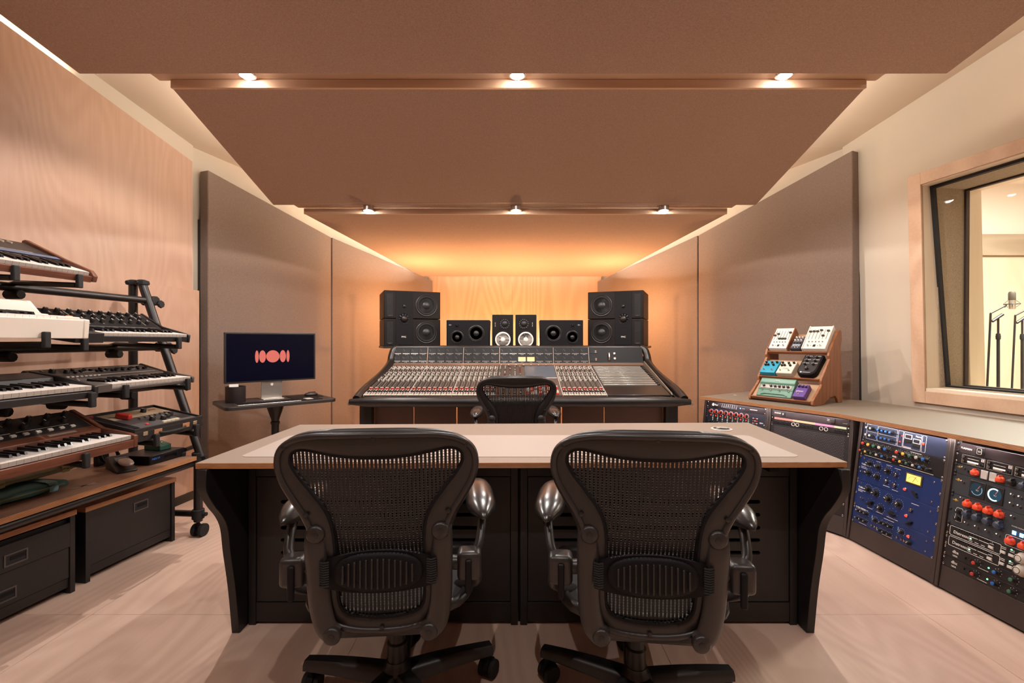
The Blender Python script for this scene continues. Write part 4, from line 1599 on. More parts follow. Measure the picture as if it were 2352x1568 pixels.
# -- tier 1: dark synth with walnut end cheeks
t = thing('synthesizer', 'walnut-cheeked dark synthesizer on the top tier', 'synthesizer', group='keyboards on the stand', mtx=kb_frame((-2.02, 2.19, 1.485), R(17)))
W = 1.05
body_p = [(0.015, .0), (.40, .0), (.40, .075), (.385, .080), (.175, .052), (.17, .026), (.015, .026)]
MB().prism(body_p, -W, -.022, 'x').build('case', mat('synth_brown_black', '#2d2623', .5), t, .002, 1)
MB().prism([(-.008, .0), (.41, .0), (.41, .088), (.395, .096), (.16, .063), (.02, .05), (-.008, .03)], -.022, 0, 'x').build('end_cheek', WALNUT_Y, t, .004, 2)
MB().box(-W, -.022, -.004, .014, -.004, .026).build('front_rail', WALNUT, t, .002, 1)
keys(t, -.026, 42, .016, .042)
MB().hexa([(-W, .178, .056), (-.024, .178, .056), (-.024, .205, .0605), (-W, .205, .0605), (-W, .178, .058), (-.024, .178, .058), (-.024, .205, .0625), (-W, .205, .0625)]).build('blue_stripe', mat('stripe_blue', '#5a6780', .5), t)
a_ = math.atan2(.028, .21)
for q in range(9):
    MB().box(-.004, .004, -.01, .01, 0, .006).build('slider', mat('slider_pale', '#c9b79e', .4), t, loc=(-.12 - q * .032, .34, .075), rot=(a_, 0, R(20)))
MB().box(-.03, .03, -.004, .004, 0, .003).build('orange_marking', mat('orange_print', '#d98a3a', .5), t, loc=(-.31, .28, .066), rot=(a_, 0, 0))
knobs(t, [(-.36, .30, .069, a_), (-.40, .30, .069, a_), (-.44, .26, .063, a_)], .012, .016, BLACK)
text('maker_mark', 'POLYPHONIC SYNTHESIZER', .010, GREYK, t, (-.24, .215, .0625), (a_, 0, 0))
for al in (.70, .95, 1.3):
    bracket(al, 1, .015, 1.482)

# -- tier 2: black knobby analogue synth, white keyboard in front of its left end
t = thing('synthesizer', 'black analogue synthesizer crowded with knobs beside the white keyboard', 'synthesizer', group='keyboards on the stand', mtx=kb_frame((-1.845, 2.575, 1.198), R(8)))
W = .608
MB().prism([(.0, .0), (.31, .0), (.31, .10), (.30, .115), (.165, .055), (.155, .028), (.0, .028)], -W, -.012, 'x').build('case', mat('synth_black', '#1d1a1b', .42), t, .003, 2)
MB().prism([(-.006, -.004), (.315, -.004), (.315, .108), (.305, .122), (.165, .064), (.02, .045), (-.006, .04)], -.012, 0, 'x').build('end_cheek', BLACK, t, .003, 1)
MB().prism([(-.006, -.004), (.17, -.004), (.17, .045), (-.006, .042)], -W - .01, -W + .115, 'x').build('wheel_box', mat('synth_black', '#000'), t, .003, 2)
keys(t, -.016, 21, .006, .042)
pa = math.atan2(.06, .135)
pz = lambda y: .055 + (y - .165) * .06 / .135
kp = MB().hexa([(-W + .02, .172, pz(.172)), (-.03, .172, pz(.172)), (-.03, .295, pz(.295)), (-W + .02, .295, pz(.295)),
                (-W + .02, .172, pz(.172) + .0015), (-.03, .172, pz(.172) + .0015), (-.03, .295, pz(.295) + .0015), (-W + .02, .295, pz(.295) + .0015)]).build('control_panel', BLACK2, t)
spots = []
for j, y in enumerate((.200, .237, .274)):
    for q in range(11):
        spots.append((-.075 - q * .05 - (j % 2) * .012, y, pz(y) + .001, pa))
knobs(t, spots, .0105, .018, BLACK)
for q in range(5):
    x = -.095 - q * .115
    MB().box(x - .001, x + .001, -.055, .055, 0, .002).build('panel_line', GREYK, kp, loc=(0, .234, pz(.234) + .001), rot=(pa, 0, 0))
MB().ell((-.455, .225, pz(.225) + .004), (.020, .012, .006), 14, 8, rot=(pa, 0, 0)).build('lit_dial', mat('lit_orange', '#f09060', .4, emit='#ff8a50', es=1.6), t, smooth=80)
for q in (0, 1):
    MB().lathe([(.026, -.008), (.030, -.004), (.030, .004), (.026, .008)], (-W + .04 + q * .04, .085, .036), 'x', 20).build('pitch_wheel', GREYK, t, smooth=50)
text('maker_mark', 'SUBSEQUENT', .011, GREYK, t, (-.47, .168, .064), (pa, 0, 0))
for al in (.30, .80):
    bracket(al, 2, -.125, 1.194)

t = thing('stage_keyboard', 'white keyboard with a plain front on the second tier', 'keyboard', group='keyboards on the stand', mtx=kb_frame((-1.815, 1.935, 1.212), R(5)))
W = .85
MB().box(-W, -.022, 0, .018, 0, .078).build('front_panel', WHITE, t, .003, 2)
MB().box(-W, -.022, .018, .30, 0, .03).build('case', WHITE, t, .003, 2)
MB().prism([(-.002, 0), (.30, 0), (.30, .135), (.285, .14), (.225, .085), (.02, .082), (-.002, .08)], -.022, 0, 'x').build('end_cheek', WHITE, t, .004, 2)
MB().box(-.11, -.022, .02, .12, .03, .088).build('key_block', WHITE, t, .003, 2)
keys(t, -.112, 30, .02, .088, wk2_me, .9)
MB().prism([(.165, .03), (.29, .03), (.29, .136), (.28, .138), (.205, .09), (.165, .09)], -W, -.022, 'x').build('rear_hood', WHITE, t, .004, 2)
for al in (1.02, 1.35):
    bracket(al, 2, -.211, 1.210)

# -- tier 3: grey compact synth and black stage piano
t = thing('synthesizer', 'grey compact synthesizer with a slider panel on the third tier', 'synthesizer', group='keyboards on the stand', mtx=kb_frame((-1.795, 2.540, .972), R(4)))
W = .577
GREYS = mat('synth_grey', '#4a423d', .5)
MB().prism([(.0, .0), (.33, .0), (.33, .068), (.32, .078), (.17, .048), (.16, .015), (.0, .015)], -W, -.014, 'x').build('case', GREYS, t, .003, 2)
MB().prism([(-.006, .0), (.335, .0), (.335, .072), (.32, .084), (.17, .052), (.02, .038), (-.006, .032)], -.014, 0, 'x').build('end_cheek', GREYS, t, .003, 1)
MB().prism([(-.006, .0), (.17, .0), (.17, .04), (-.006, .036)], -W - .006, -W + .105, 'x').build('control_block', GREYS, t, .003, 2)
keys(t, -.018, 20, .006, .034)
a_ = math.atan2(.03, .15)
pz3 = lambda y: .048 + (y - .17) * .2
sl = shared(MB().box(-.0035, .0035, -.007, .007, 0, .010), 'slider', [BLACK], 0)
for q in range(22):
    y = .255 + rnd.uniform(-.02, .02)
    inst('slider', sl, t, (-.05 - q * .018, y, pz3(y)), (a_, 0, 0))
for q in range(3):
    MB().box(-.40, -.04, -.001, .001, 0, .0012).build('panel_line', GREYK, t, loc=(0, .20 + q * .05, pz3(.20 + q * .05)), rot=(a_, 0, 0))
knobs(t, [(-.555, .25, pz3(.25), a_), (-.50, .27, pz3(.27), a_), (-.455, .25, pz3(.25), a_)], .012, .016, BLACK)
bt = shared(MB().box(-.006, .006, -.004, .004, 0, .004), 'button', [GREYK], 0)
for q in range(8):
    inst('button', bt, t, (-.36 - q * .02, .19, pz3(.19)), (a_, 0, 0))
MB().tube([(-.555, .06, .036), (-.545, .09, .055), (-.54, .12, .045)], .006, 8).build('bender_lever', STEEL, t)
for al in (.30, .66):
    bracket(al, 3, -.178, .970)
t = thing('stage_piano', 'black stage piano overlapping the grey synthesizer', 'stage piano', group='keyboards on the stand', mtx=kb_frame((-1.775, 1.935, .962), R(4)))
W = .95
MB().prism([(.0, .0), (.31, .0), (.31, .085), (.19, .075), (.175, .03), (.0, .03)], -W, -.018, 'x').build('case', mat('synth_black', '#000'), t, .004, 2)
MB().prism([(-.004, -.002), (.315, -.002), (.315, .09), (.18, .08), (.03, .055), (-.004, .05)], -.018, 0, 'x').build('end_cheek', BLACK, t, .004, 2)
keys(t, -.022, 36, .008, .052, None, 1.08)
knobs(t, [(-.40, .26, .082, .08), (-.46, .26, .082, .08)], .016, .018, BLACK)
for al in (.88, 1.3):
    bracket(al, 3, -.251, .960)

# -- tier 4: tape echo and walnut synth
TE = thing('tape_echo', 'tape echo unit in a black case with a red lever', 'tape echo', group='machines on the lowest rail', mtx=kb_frame((-1.745, 2.535, .722), R(5)))
W = .41
CASE = mat('echo_case', '#221e1c', .6, bump=.1)
MB().prism([(.0, .0), (.30, .0), (.30, .085), (.0, .052)], -W, 0, 'x').build('case', CASE, TE, .004, 2)
ta = math.atan2(.033, .30)
tz = lambda y: .052 + y * .033 / .30
rim_z = .012
for a0, a1, b0, b1 in ((-W, 0, .0, .008), (-W, 0, .292, .30), (-.008, 0, .008, .292), (-W, -W + .008, .008, .292)):
    MB().hexa([(a0, b0, tz(b0) - .002), (a1, b0, tz(b0) - .002), (a1, b1, tz(b1) - .002), (a0, b1, tz(b1) - .002),
               (a0, b0, tz(b0) + rim_z), (a1, b0, tz(b0) + rim_z), (a1, b1, tz(b1) + rim_z), (a0, b1, tz(b1) + rim_z)]).build('case_rim', CASE, TE)
T_ = lambda x, y, h=0: (x, y, tz(y) + h)
MB().box(-.16, .16, -.05, .05, 0, .002).build('cream_plate', mat('echo_cream', '#b39c80', .5), TE, loc=T_(-.175, .235, .001), rot=(ta, 0, 0))
MB().box(-.17, .17, -.085, .085, 0, .002).build('grey_plate', mat('echo_grey', '#4d4a4a', .45), TE, loc=T_(-.18, .098, .001), rot=(ta, 0, 0))
MB().box(-.03, .03, -.11, .11, 0, .003).build('dark_bay', BLACK2, TE, loc=T_(-.372, .15, 0), rot=(ta, 0, 0))
MB().box(-.017, .017, -.006, .006, 0, .012).build('red_recess', mat('echo_red', '#7d2321', .5), TE, loc=T_(-.38, .275, .001), rot=(ta, 0, 0))
MB().prism([(-.014, -.032), (.014, -.032), (.017, .0), (.014, .032), (-.014, .032), (-.017, 0)], 0, .026, 'z').build('red_lever', RED, TE, .006, 3, loc=T_(-.285, .19, .004), rot=(ta, 0, R(14)))
knobs(TE, [T_(-.215, .10, .003) + (ta,), T_(-.165, .085, .003) + (ta,), T_(-.125, .10, .003) + (ta,), T_(-.085, .12, .003) + (ta,), T_(-.13, .235, .003) + (ta,)], .0135, .02, BLACK)
for q in range(6):
    MB().box(-.010, .010, -.007, .007, 0, .007).build('toggle_cap', mat('toggle_grey', '#6a6563', .35, .3), TE, loc=T_(-.23 + q * .034, .148 + q * .004, .003), rot=(ta, 0, 0))
for q in range(4):
    MB().box(-.011, .011, -.006, .006, 0, .008).build('cream_switch', mat('switch_cream', '#d8cbb0', .4), TE, loc=T_(-.20 + q * .025, .045, .003), rot=(ta, 0, 0))
MB().lathe([(.009, 0), (.009, .004), (.003, .008)], T_(-.285, .06, .003), 'z', 14).build('indicator', RED, TE)
MB().box(-.03, .03, -.025, .025, 0, .002).build('level_meter', BLACK, TE, loc=T_(-.05, .08, .003), rot=(ta, 0, 0))
text('maker_mark', 'ECHO', .016, RED, TE, T_(-.085, .245, .004), (ta, 0, 0))
for x in (-.355, -.055):
    MB().box(x - .012, x + .012, -.004, 0, .028, .046).build('latch', mat('latch_brass', '#c9b199', .35, .6), TE, .001)
for x in (-.285, -.115):
    MB().box(x - .022, x + .022, -.004, 0, .022, .046).build('strap_plate', mat('strap_tan', '#b07a58', .5), TE, .001)
MB().tube(catmull([(-.28, -.002, .028), (-.25, -.014, .024), (-.15, -.014, .024), (-.12, -.002, .028)], 4), .007, 8).build('carry_handle', RUBBER, TE, smooth=60)
for al in (.30, .55):
    bracket(al, 4, -.229, .720)

t = thing('synthesizer', 'walnut-cased synthesizer with black knobs beside the tape echo', 'synthesizer', group='keyboards on the stand', mtx=kb_frame((-1.765, 2.125, .715), R(3)))
W = .92
MB().prism([(.006, .0), (.34, .0), (.34, .135), (.33, .142), (.20, .080), (.165, .070), (.16, .028), (.006, .028)], -W, -.02, 'x').build('case', WALNUT, t, .003, 2)
MB().prism([(-.004, -.004), (.345, -.004), (.345, .14), (.33, .148), (.165, .075), (.03, .058), (-.004, .050)], -.02, 0, 'x').build('end_cheek', WALNUT_Y, t, .003, 2)
MB().box(-W, -.02, -.004, .008, -.004, .032).build('front_rail', WALNUT, t, .002, 1)
keys(t, -.024, 36, .010, .052)
pa = math.atan2(.062, .13)
pz4 = lambda y: .080 + (y - .20) * .062 / .13
pl = MB().hexa([(-W, .205, pz4(.205)), (-.03, .205, pz4(.205)), (-.03, .328, pz4(.328)), (-W, .328, pz4(.328)),
                (-W, .205, pz4(.205) + .002), (-.03, .205, pz4(.205) + .002), (-.03, .328, pz4(.328) + .002), (-W, .328, pz4(.328) + .002)]).build('control_panel', mat('panel_black', '#211d1d', .45), t)
sp_ = []
for q in range(11):
    sp_.append((-.07 - q * .072, .302, pz4(.302) + .001, pa))
    sp_.append((-.105 - q * .078, .262, pz4(.262) + .001, pa))
knobs(t, sp_, .0125, .022, BLACK)
for q in range(14):
    inst('button', bt, t, (-.10 - q * .045, .222, pz4(.222) + .002), (pa, 0, 0), 1.5)
for x in (-.20, -.42, -.64):
    MB().box(-.10, .10, -.0008, .0008, 0, .001).build('panel_line', GREYK, pl, loc=(x, .242, pz4(.242) + .0018), rot=(pa, 0, 0))
MB().box(-.055, .055, -.006, .006, 0, .0015).build('name_plate', mat('plate_silver', '#c0b8b0', .3, .6), t, loc=(-.17, .187, .0765), rot=(.28, 0, 0))
for al in (.90, 1.25):
    bracket(al, 4, -.246, .712)

# -- shelf board on the lower rails and what lies on it
SHZ = .502
sh = thing('stand_shelf', 'plywood shelf board on the keyboard stand', 'shelf', sk(0, 0, 0))
a = [L(sk(.02, -.015, 0)), L(sk(1.75, -.015, 0)), L(sk(1.75, .44, 0)), L(sk(.02, .44, 0))]
o = MB().prism([(p.x, p.y) for p in a], SHZ - .024, SHZ, 'z').build('board', [SHELFP, EDGE], sh)
for p in o.data.polygons:
    if abs(p.normal.z) < .5:
        p.material_index = 1
SR = KA


def on_shelf(px, py, dz=0):
    p = onz(px, py, SHZ)
    return (p.x, p.y, SHZ + dz)


t = thing('wireless_receiver', 'black half-rack receiver box on the stand shelf', 'receiver', on_shelf(366, 1062), SR + R(-3))
MB().box(-.07, .16, -.01, .20, .004, .052).build('case', BLACK, t, .002, 1)
MB().box(-.068, .158, -.013, -.009, .008, .048).build('front_panel', BLACK2, t, .001)
MB().box(.02, .10, -.0145, -.012, .018, .038).build('display_window', mat('window_black', '#0d0d10', .15), t)
text('maker_mark', 'MIDI XT', .014, mat('print_blue', '#3a6cc0', .5, emit='#3a6cc0', es=.3), t, (-.058, -.0135, .028))
t = thing('effects_pedal', 'small dark green effects pedal on top of the receiver box', 'effects pedal', on_shelf(368, 1056)[:2] + (SHZ + .0525,), SR + R(-5))
MB().prism([(.0, .0), (.115, 0), (.115, .048), (.06, .045), (.0, .030)], 0, .072, 'x').build('case', mat('pedal_dark_green', '#2c5848', .45), t, .004, 2)
knobs(t, [(.018, .095, .047, 0), (.036, .095, .047, 0), (.054, .095, .047, 0)], .007, .012, BLACK)
MB().lathe([(.007, 0), (.007, .008), (.005, .010)], (.036, .028, .036), 'z', 12).build('footswitch', STEEL, t)
t = thing('handheld_transmitter', 'slim black handheld transmitter beside the receiver box', 'transmitter', on_shelf(430, 1044), SR + R(8))
MB().tube([(-.02, 0, .035), (.10, .01, .032)], [.012, .014], 10).build('body', BLACK, t, smooth=50)
MB().lathe([(.018, 0), (.02, .02), (.012, .028)], (-.03, .01, 0), 'z', 12).build('foot', RUBBER, t)
t = thing('foot_pedal', 'black sustain foot pedal with a grey treadle on the shelf', 'foot pedal', on_shelf(283, 1080), SR + R(-30))
MB().prism([(-.07, 0), (.13, 0), (.13, .06), (.10, .068), (.03, .035), (-.07, .012)], -.045, .045, 'x').build('base', BLACK, t, .006, 2)
MB().box(-.028, .028, -.02, .03, 0, .012).build('side_bracket', mat('bracket_grey', '#5d6873', .4, .3), t, .003, 1, loc=(0, .03, .045), rot=(.3, 0, 0))
MB().ell((0, -.045, .052), (.030, .060, .011), 16, 8, power=.8, rot=(.12, 0, 0)).build('treadle', mat('treadle_grey', '#b8a99e', .35, .3), t, smooth=70)
t = thing('coiled_cable', 'coil of black cable behind the foot pedal', 'cable', on_shelf(262, 1067), SR)
for q in range(4):
    MB().tube([(.05 * math.cos(R(k * 24)), .02 + .045 * math.sin(R(k * 24)) * .5 + q * .006, .05 + .045 * math.sin(R(k * 24)) + q * .002) for k in range(15)], .004, 6, closed=True).build('loop', RUBBER, t, smooth=60)
MB().box(-.05, .02, .05, .075, 0, .085).build('plug_box', BLACK, t, .004)


def soft_case(label, px, py, wx, dy, h, zoff, hx, strap):
    p = onz(px, py, SHZ)
    t = thing('soft_case', label, 'soft case', (p.x, p.y, SHZ + zoff), SR + R(-2), group='soft keyboard cases on the shelf')
    rg = []
    for k in range(15):
        q = k / 14
        x = -wx + wx * q
        bul = 1 - .35 * max(0, abs(q - .5) - .42) / .08
        r_ = []
        for j in range(14):
            a = 2 * math.pi * j / 14
            c, s_ = math.cos(a), math.sin(a)
            r_.append((x + .0, dy / 2 + dy / 2 * math.copysign(abs(c) ** .4, c) * (.97 + .03 * bul), h / 2 + h / 2 * bul * math.copysign(abs(s_) ** .5, s_) + .003 * math.sin(q * 21 + j)))
        rg.append(r_)
    MB().loft(rg).build('cover', mat(label[:12], hx, .75, var=.25, scale=12, bump=.3), t, smooth=60)
    for xx in (-wx * .12, -wx * .55):
        MB().tube(catmull([(xx, -.004, .004), (xx, -.006, h * .6), (xx, .02, h + .003), (xx, dy * .6, h + .003), (xx, dy, h * .8)], 3), .018, 6, flat=.12, up=(0, .2, 1)).build('strap', mat(strap, strap, .7), t)
    MB().tube([(-wx + .02, -.003, h * .55), (-.02, -.003, h * .55)], .004, 6).build('zip', mat(label[:12] + 'zip', '#8a8a70', .6), t)
    return t


soft_case('teal soft keyboard case lying on the shelf', 158, 1122, .55, .30, .045, .006, '#4f8a8c', '#7fb0bb')
soft_case('pale olive soft keyboard case on top of the teal one', 186, 1102, .60, .28, .042, .058, '#aeae94', '#b5b38c')
for i, (px, py, s_) in enumerate(((204, 1113, .03), (182, 1118, .032), (135, 1120, .022))):
    p = onz(px, py, SHZ)
    o = MB().box(-s_, s_, -.012, .012, 0, .0006).build('tape_label', mat('tape_%d' % i, ['#cdbcae', '#a58d80', '#9a8577'][i], .7))
    o.location = (p.x, p.y, SHZ + .0003)
    o.rotation_euler = (0, 0, SR + R(-5))
    tag(o, ['palest strip of tape stuck near the shelf edge', 'middle strip of tape stuck near the shelf edge', 'dull strip of tape stuck on the shelf by the teal case'][i], 'tape')

# ================================================================== low cabinets under the stand
def low_cabinet(label, p_right, length, depth, h, drawers):
    """front-right-bottom corner at p_right"""
    t = thing('low_cabinet', label, 'cabinet', p_right, R(90) - math.atan2(.075, .507))
    B = BLACKP
    th = .022
    o = MB().box(-length - .004, .004, -.004, depth, h - .024, h).build('top_board', [SHELFP, EDGE], t)
    for p in o.data.polygons:
        if abs(p.normal.z) < .5:
            p.material_index = 1
    z1 = h - .024
    for x0 in (-length, -th):
        MB().box(x0, x0 + th, 0, depth, 0, z1).build('side_board', B, t, .001, 1)
    MB().box(-length + th, -th, .010, depth, .03, .075).build('plinth_rail', B, t, .001, 1)
    MB().box(-length + th, -th, depth - .02, depth, .075, z1).build('back_board', B, t)
    MB().box(-length + th, -th, .02, depth - .02, .06, .075).build('bottom_board', B, t)
    MB().box(-length + th, -th, .02, depth - .02, z1 - .03, z1 - .014).build('upper_rail', B, t)

    def front(z0, zz1, hx, hz, y0):
        f = MB().box(-length + th + .003, -th - .003, y0, y0 + .018, z0, zz1).build('drawer_front', B, t, .001, 1)
        g = MB()
        for a, b, c, e in ((hx - .042, hx + .042, hz + .020, hz + .026), (hx - .042, hx + .042, hz - .026, hz - .020),
                           (hx - .042, hx - .036, hz - .020, hz + .020), (hx + .036, hx + .042, hz - .020, hz + .020)):
            g.box(a, b, y0 - .003, y0, c, e)
        hd = g.build('flush_handle', mat('handle_grey', '#4a423f', .45), f)
        MB().box(hx - .036, hx + .036, y0 - .0005, y0 + .001, hz - .02, hz + .02).build('handle_well', RUBBER, hd)
        MB().box(hx - .02, hx + .036, y0 - .002, y0, hz - .004, hz + .012).build('handle_flap', BLACK2, hd)
    for d in drawers:
        front(*d)
    return t


pr = onz(402, 1240, 0)
low_cabinet('black plywood cabinet with one flap, further under the stand', (pr.x, pr.y, 0), .50, .42, .378, [(.078, .352, -.21, .285, .006)])
pr2 = onz(173, 1357, 0)
low_cabinet('black plywood cabinet with two drawers, nearer under the stand', (pr2.x, pr2.y, 0), .62, .42, .392, [(.225, .340, -.235, .272, -.004), (.078, .222, -.27, .125, .004)])

# ================================================================== rack counter along the right wall
LEAN = math.atan2(.10, .72)
A0 = V((2.016, 2.768, 0))
dir34 = V((.073, -.997, 0)).normalized()
dir12 = V((.49, -.872, 0)).normalized()
BW = .54
BAYS = [A0 - dir12 * BW * 2, A0 - dir12 * BW, A0, A0 + dir34 * BW]
DIRS = [dir12, dir12, dir34, dir34]
RW = .4826
SIDE = .0195
SX, SZ = (BW - 2 * SIDE) / RW, 1.12
U = .04445
RACKB = mat('rack_board', '#3a2f2c', .5, var=.2, scale=30)


def bay_m(i):
    d = DIRS[i]
    yb = V((-d.y, d.x, 0))
    m = M((d, yb, V((0, 0, 1)))).transposed().to_4x4()
    return M.Translation(BAYS[i]) @ m


names = ['far end', 'second from the far end', 'third from the far end', 'nearest']
for i in range(4):
    t = thing('rack_cabinet', 'dark rack cabinet of the counter, %s bay' % names[i], 'rack cabinet', mtx=bay_m(i), group='rack cabinets of the counter')
    prof = [(0, 0.012), (.44, 0.012), (.44, .733), (.0967, .733)]
    for x0 in (0, BW - SIDE + .0006):
        MB().prism([(a - .006, b) for a, b in prof], x0 + .0004, x0 + SIDE - .001, 'x').build('side_board', RACKB, t, .002, 1)
    h = .120
    MB().prism([(.0, .012), (.02, .012), (.02 + h * .139, h), (h * .139, h)], SIDE, BW - SIDE, 'x').build('kick_panel', RACKB, t, .001, 1)
    MB().box(SIDE, BW - SIDE, .42, .44, .02, .73).build('back_board', BLACK2, t)
    MB().box(SIDE, BW - SIDE, .03, .42, .02, .035).build('bottom_board', BLACK2, t)
    for x0 in (SIDE, BW - SIDE - .016):
        MB().prism([(h * .139 + .012, h), (h * .139 + .03, h), (.0967 + .03, .733), (.0967 + .012, .733)], x0, x0 + .016, 'x').build('rack_rail', BLACK, t)
    MB().box(.0, BW, .05, .40, 0, .012).build('foot_board', BLACK2, t)

# worktop
cp = [(1.481, 3.65), (2.05, 4.0), (2.44, 3.52), (2.60, 3.38), (3.09, 1.12), (2.26, 1.12), (2.073, 2.19), (1.965, 2.787)]
ct = thing('counter_top', 'long greige counter top with a plywood edge over the racks', 'counter', (2.2, 2.9, 0))
o = MB().prism([(x - 2.2, y - 2.9) for x, y in cp], .737, .761, 'z').build('top_board', [mat('counter_lino', '#837769', .5, var=.08, scale=40), EDGE], ct, .001, 1)
for p in o.data.polygons:
    if abs(p.normal.z) < .5:
        p.material_index = 1
MB().lathe([(.014, 0), (.014, .002), (.004, .003)], (1.80 - 2.2, 3.72 - 2.9, .761), 'z', 14).build('cap', GREYK, ct)
MB().box(2.26 - 2.2, 3.05 - 2.2, 1.14 - 2.9, 1.165 - 2.9, 0, .737).build('end_panel', RACKB, ct)
# led tape below the front edge
for (a, b, lab) in (((1.575, 3.655), (2.02, 2.865), 'led strip under the far part of the counter edge'), ((2.035, 2.765), (2.215, 1.75), 'led strip under the near part of the counter edge')):
    t = thing('led_strip', lab, 'light strip', (a[0], a[1], .733))
    d = V((b[0] - a[0], b[1] - a[1], 0))
    MB().tube([V((0, 0, .0008)), d + V((0, 0, .0008))], .0045, 4, up=(0, 0, 1)).build('channel', ALU, t)
    MB().tube([V((0, 0, -.0015)), d + V((0, 0, -.0015))], .003, 4, up=(0, 0, 1)).build('diffuser', emis('rack_led', (1.0, .90, .86), RACK_LED_STR), t)

# ------------------------------------------------------------------ rack units
KN = {}


def rk(kind):
    """shared knob meshes, axis towards the viewer (-y)"""
    if kind in KN:
        return KN[kind]
    mb = MB()
    if kind.startswith('dial_'):       # black skirted knob with white pointer
        r = {'s': .0085, 'm': .0125, 'l': .0155}[kind[5]]
        mb.lathe([(r, 0), (r, .003), (r * .75, .004), (r * .72, .018), (r * .6, .0195)], (0, 0, 0), '-y', 18)
        mb.k(1).box(-r * .08, r * .08, -.0205, -.0195, 0, r * .6)
        me = shared(mb, 'knob', [BLACK, LETTER], 45)
    elif kind.startswith('cap_'):      # long black stem with a coloured cap
        col = {'r': RED, 'y': YELLOWK, 'g': GREENK, 'w': GREYK, 'b': BLUEK, 'k': BLACK}[kind[4]]
        r = .0085 if kind.endswith('L') else .0065
        mb.lathe([(r * 1.3, 0), (r * 1.25, .004), (r, .006), (r * .95, .020)], (0, 0, 0), '-y', 16)
        mb.k(1).lathe([(r * .95, .020), (r * .9, .024), (r * .6, .0255)], (0, 0, 0), '-y', 16)
        me = shared(mb, 'knob', [BLACK, col], 45)
    elif kind.startswith('chick_'):    # fluted chicken-head knob
        col = {'o': ORANGE, 's': SLATE, 'k': BLACK, 'b': BLUEK}[kind[6]]
        mb.lathe([(.0135, 0), (.0135, .004), (.011, .007), (.0105, .018), (.008, .020)], (0, 0, 0), '-y', 14)
        mb.hexa([(-.005, -.001, .004), (.005, -.001, .004), (.003, -.001, .018), (-.003, -.001, .018), (-.004, -.020, .004), (.004, -.020, .004), (.002, -.016, .016), (-.002, -.016, .016)])
        for s_ in (-1, 1):
            mb.ell((s_ * .008, -.010, -.006), (.005, .009, .005), 8, 6)
        me = shared(mb, 'knob', [col], 45)
    elif kind == 'bar':                # long pointer switch
        mb.lathe([(.009, 0), (.009, .008)], (0, 0, 0), '-y', 14)
        mb.hexa([(-.016, 0, -.003), (.020, 0, -.002), (.020, 0, .002), (-.016, 0, .003), (-.015, -.015, -.002), (.019, -.013, -.001), (.019, -.013, .001), (-.015, -.015, .002)])
        me = shared(mb, 'selector', [BLACK], 40)
    elif kind == 'steelknob':
        mb.lathe([(.009, 0), (.009, .010), (.006, .012)], (0, 0, 0), '-y', 6)
        mb.hexa([(-.003, 0, -.012), (.003, 0, -.012), (.003, 0, .012), (-.003, 0, .012), (-.002, -.014, -.011), (.002, -.014, -.011), (.002, -.014, .011), (-.002, -.014, .011)])
        me = shared(mb, 'selector', [STEEL], 40)
    elif kind == 'toggle':
        mb.lathe([(.0055, 0), (.0055, .003)], (0, 0, 0), '-y', 10)
        mb.tube([(0, 0, 0), (0, -.014, .006)], [.0018, .003], 8)
        me = shared(mb, 'toggle', [STEEL], 40)
    elif kind == 'bigwhite':
        mb.lathe([(.0225, 0), (.0225, .003), (.0165, .010), (.015, .024), (.013, .026)], (0, 0, 0), '-y', 24)
        mb.k(1).lathe([(.0125, .0262), (.0112, .0270), (.0100, .0262)], (0, 0, 0), '-y', 24, cap=False)
        for q in range(11):
            a = R(-60 + q * 30)
            mb.k(1).box(.0195 * math.cos(a) - .0012, .0195 * math.cos(a) + .0012, -.0065, -.003, .0195 * math.sin(a) - .0012, .0195 * math.sin(a) + .0012)
        me = shared(mb, 'knob', [mat('dial_cream', '#c9beb0', .4), BLACK], 45)
    elif kind == 'screw':
        mb.lathe([(.0052, 0), (.0052, .003), (.003, .004)], (0, 0, 0), '-y', 10)
        me = shared(mb, 'rack_screw', [STEEL], 40)
    elif kind == 'bscrew':
        mb.lathe([(.0062, 0), (.0062, .003), (.003, .0045)], (0, 0, 0), '-y', 10)
        me = shared(mb, 'rack_screw', [BLACK], 40)
    elif kind == 'jack':
        mb.lathe([(.0105, 0), (.0105, .004), (.0075, .005), (.006, .001)], (0, 0, 0), '-y', 16)
        me = shared(mb, 'jack', [BLACK], 40)
    elif kind == 'jackring':
        mb.lathe([(.0115, 0), (.0115, .0035), (.009, .0035), (.008, .001)], (0, 0, 0), '-y', 20)
        mb.k(1).lathe([(.008, .001), (.001, .0012)], (0, 0, 0), '-y', 16)
        me = shared(mb, 'jack', [GREYK, BLACK], 40)
    elif kind.startswith('btn_'):
        col = {'w': CAPL, 'g': GREYK, 'k': BLACK, 'r': RED}[kind[4]]
        mb.box(-.0045, .0045, -.006, 0, -.0035, .0035)
        me = shared(mb, 'button', [col], 0)
    elif kind.startswith('led_'):
        col = {'r': ('#ff3020', 5), 'g': ('#80ffb0', 3), 'a': ('#ff9a40', 5), 'b': ('#4a80ff', 8), 'w': ('#d8f0ff', 4)}[kind[4]]
        mb.lathe([(.0032, 0), (.0028, .002), (.001, .003)], (0, 0, 0), '-y', 10)
        me = shared(mb, 'indicator', [emis('led_' + kind[4], lin(col[0]), col[1])], 40)
    elif kind.startswith('jewel'):
        mb.lathe([(.008, 0), (.008, .004), (.0065, .005)], (0, 0, 0), '-y', 14)
        mb.k(1).ell((0, -.007, 0), (.006, .006, .006), 12, 8)
        me = shared(mb, 'indicator', [STEEL, mat('jewel_red', '#e0463c', .25, emit='#ff4030', es=1.2)], 50)
    KN[kind] = me
    return me


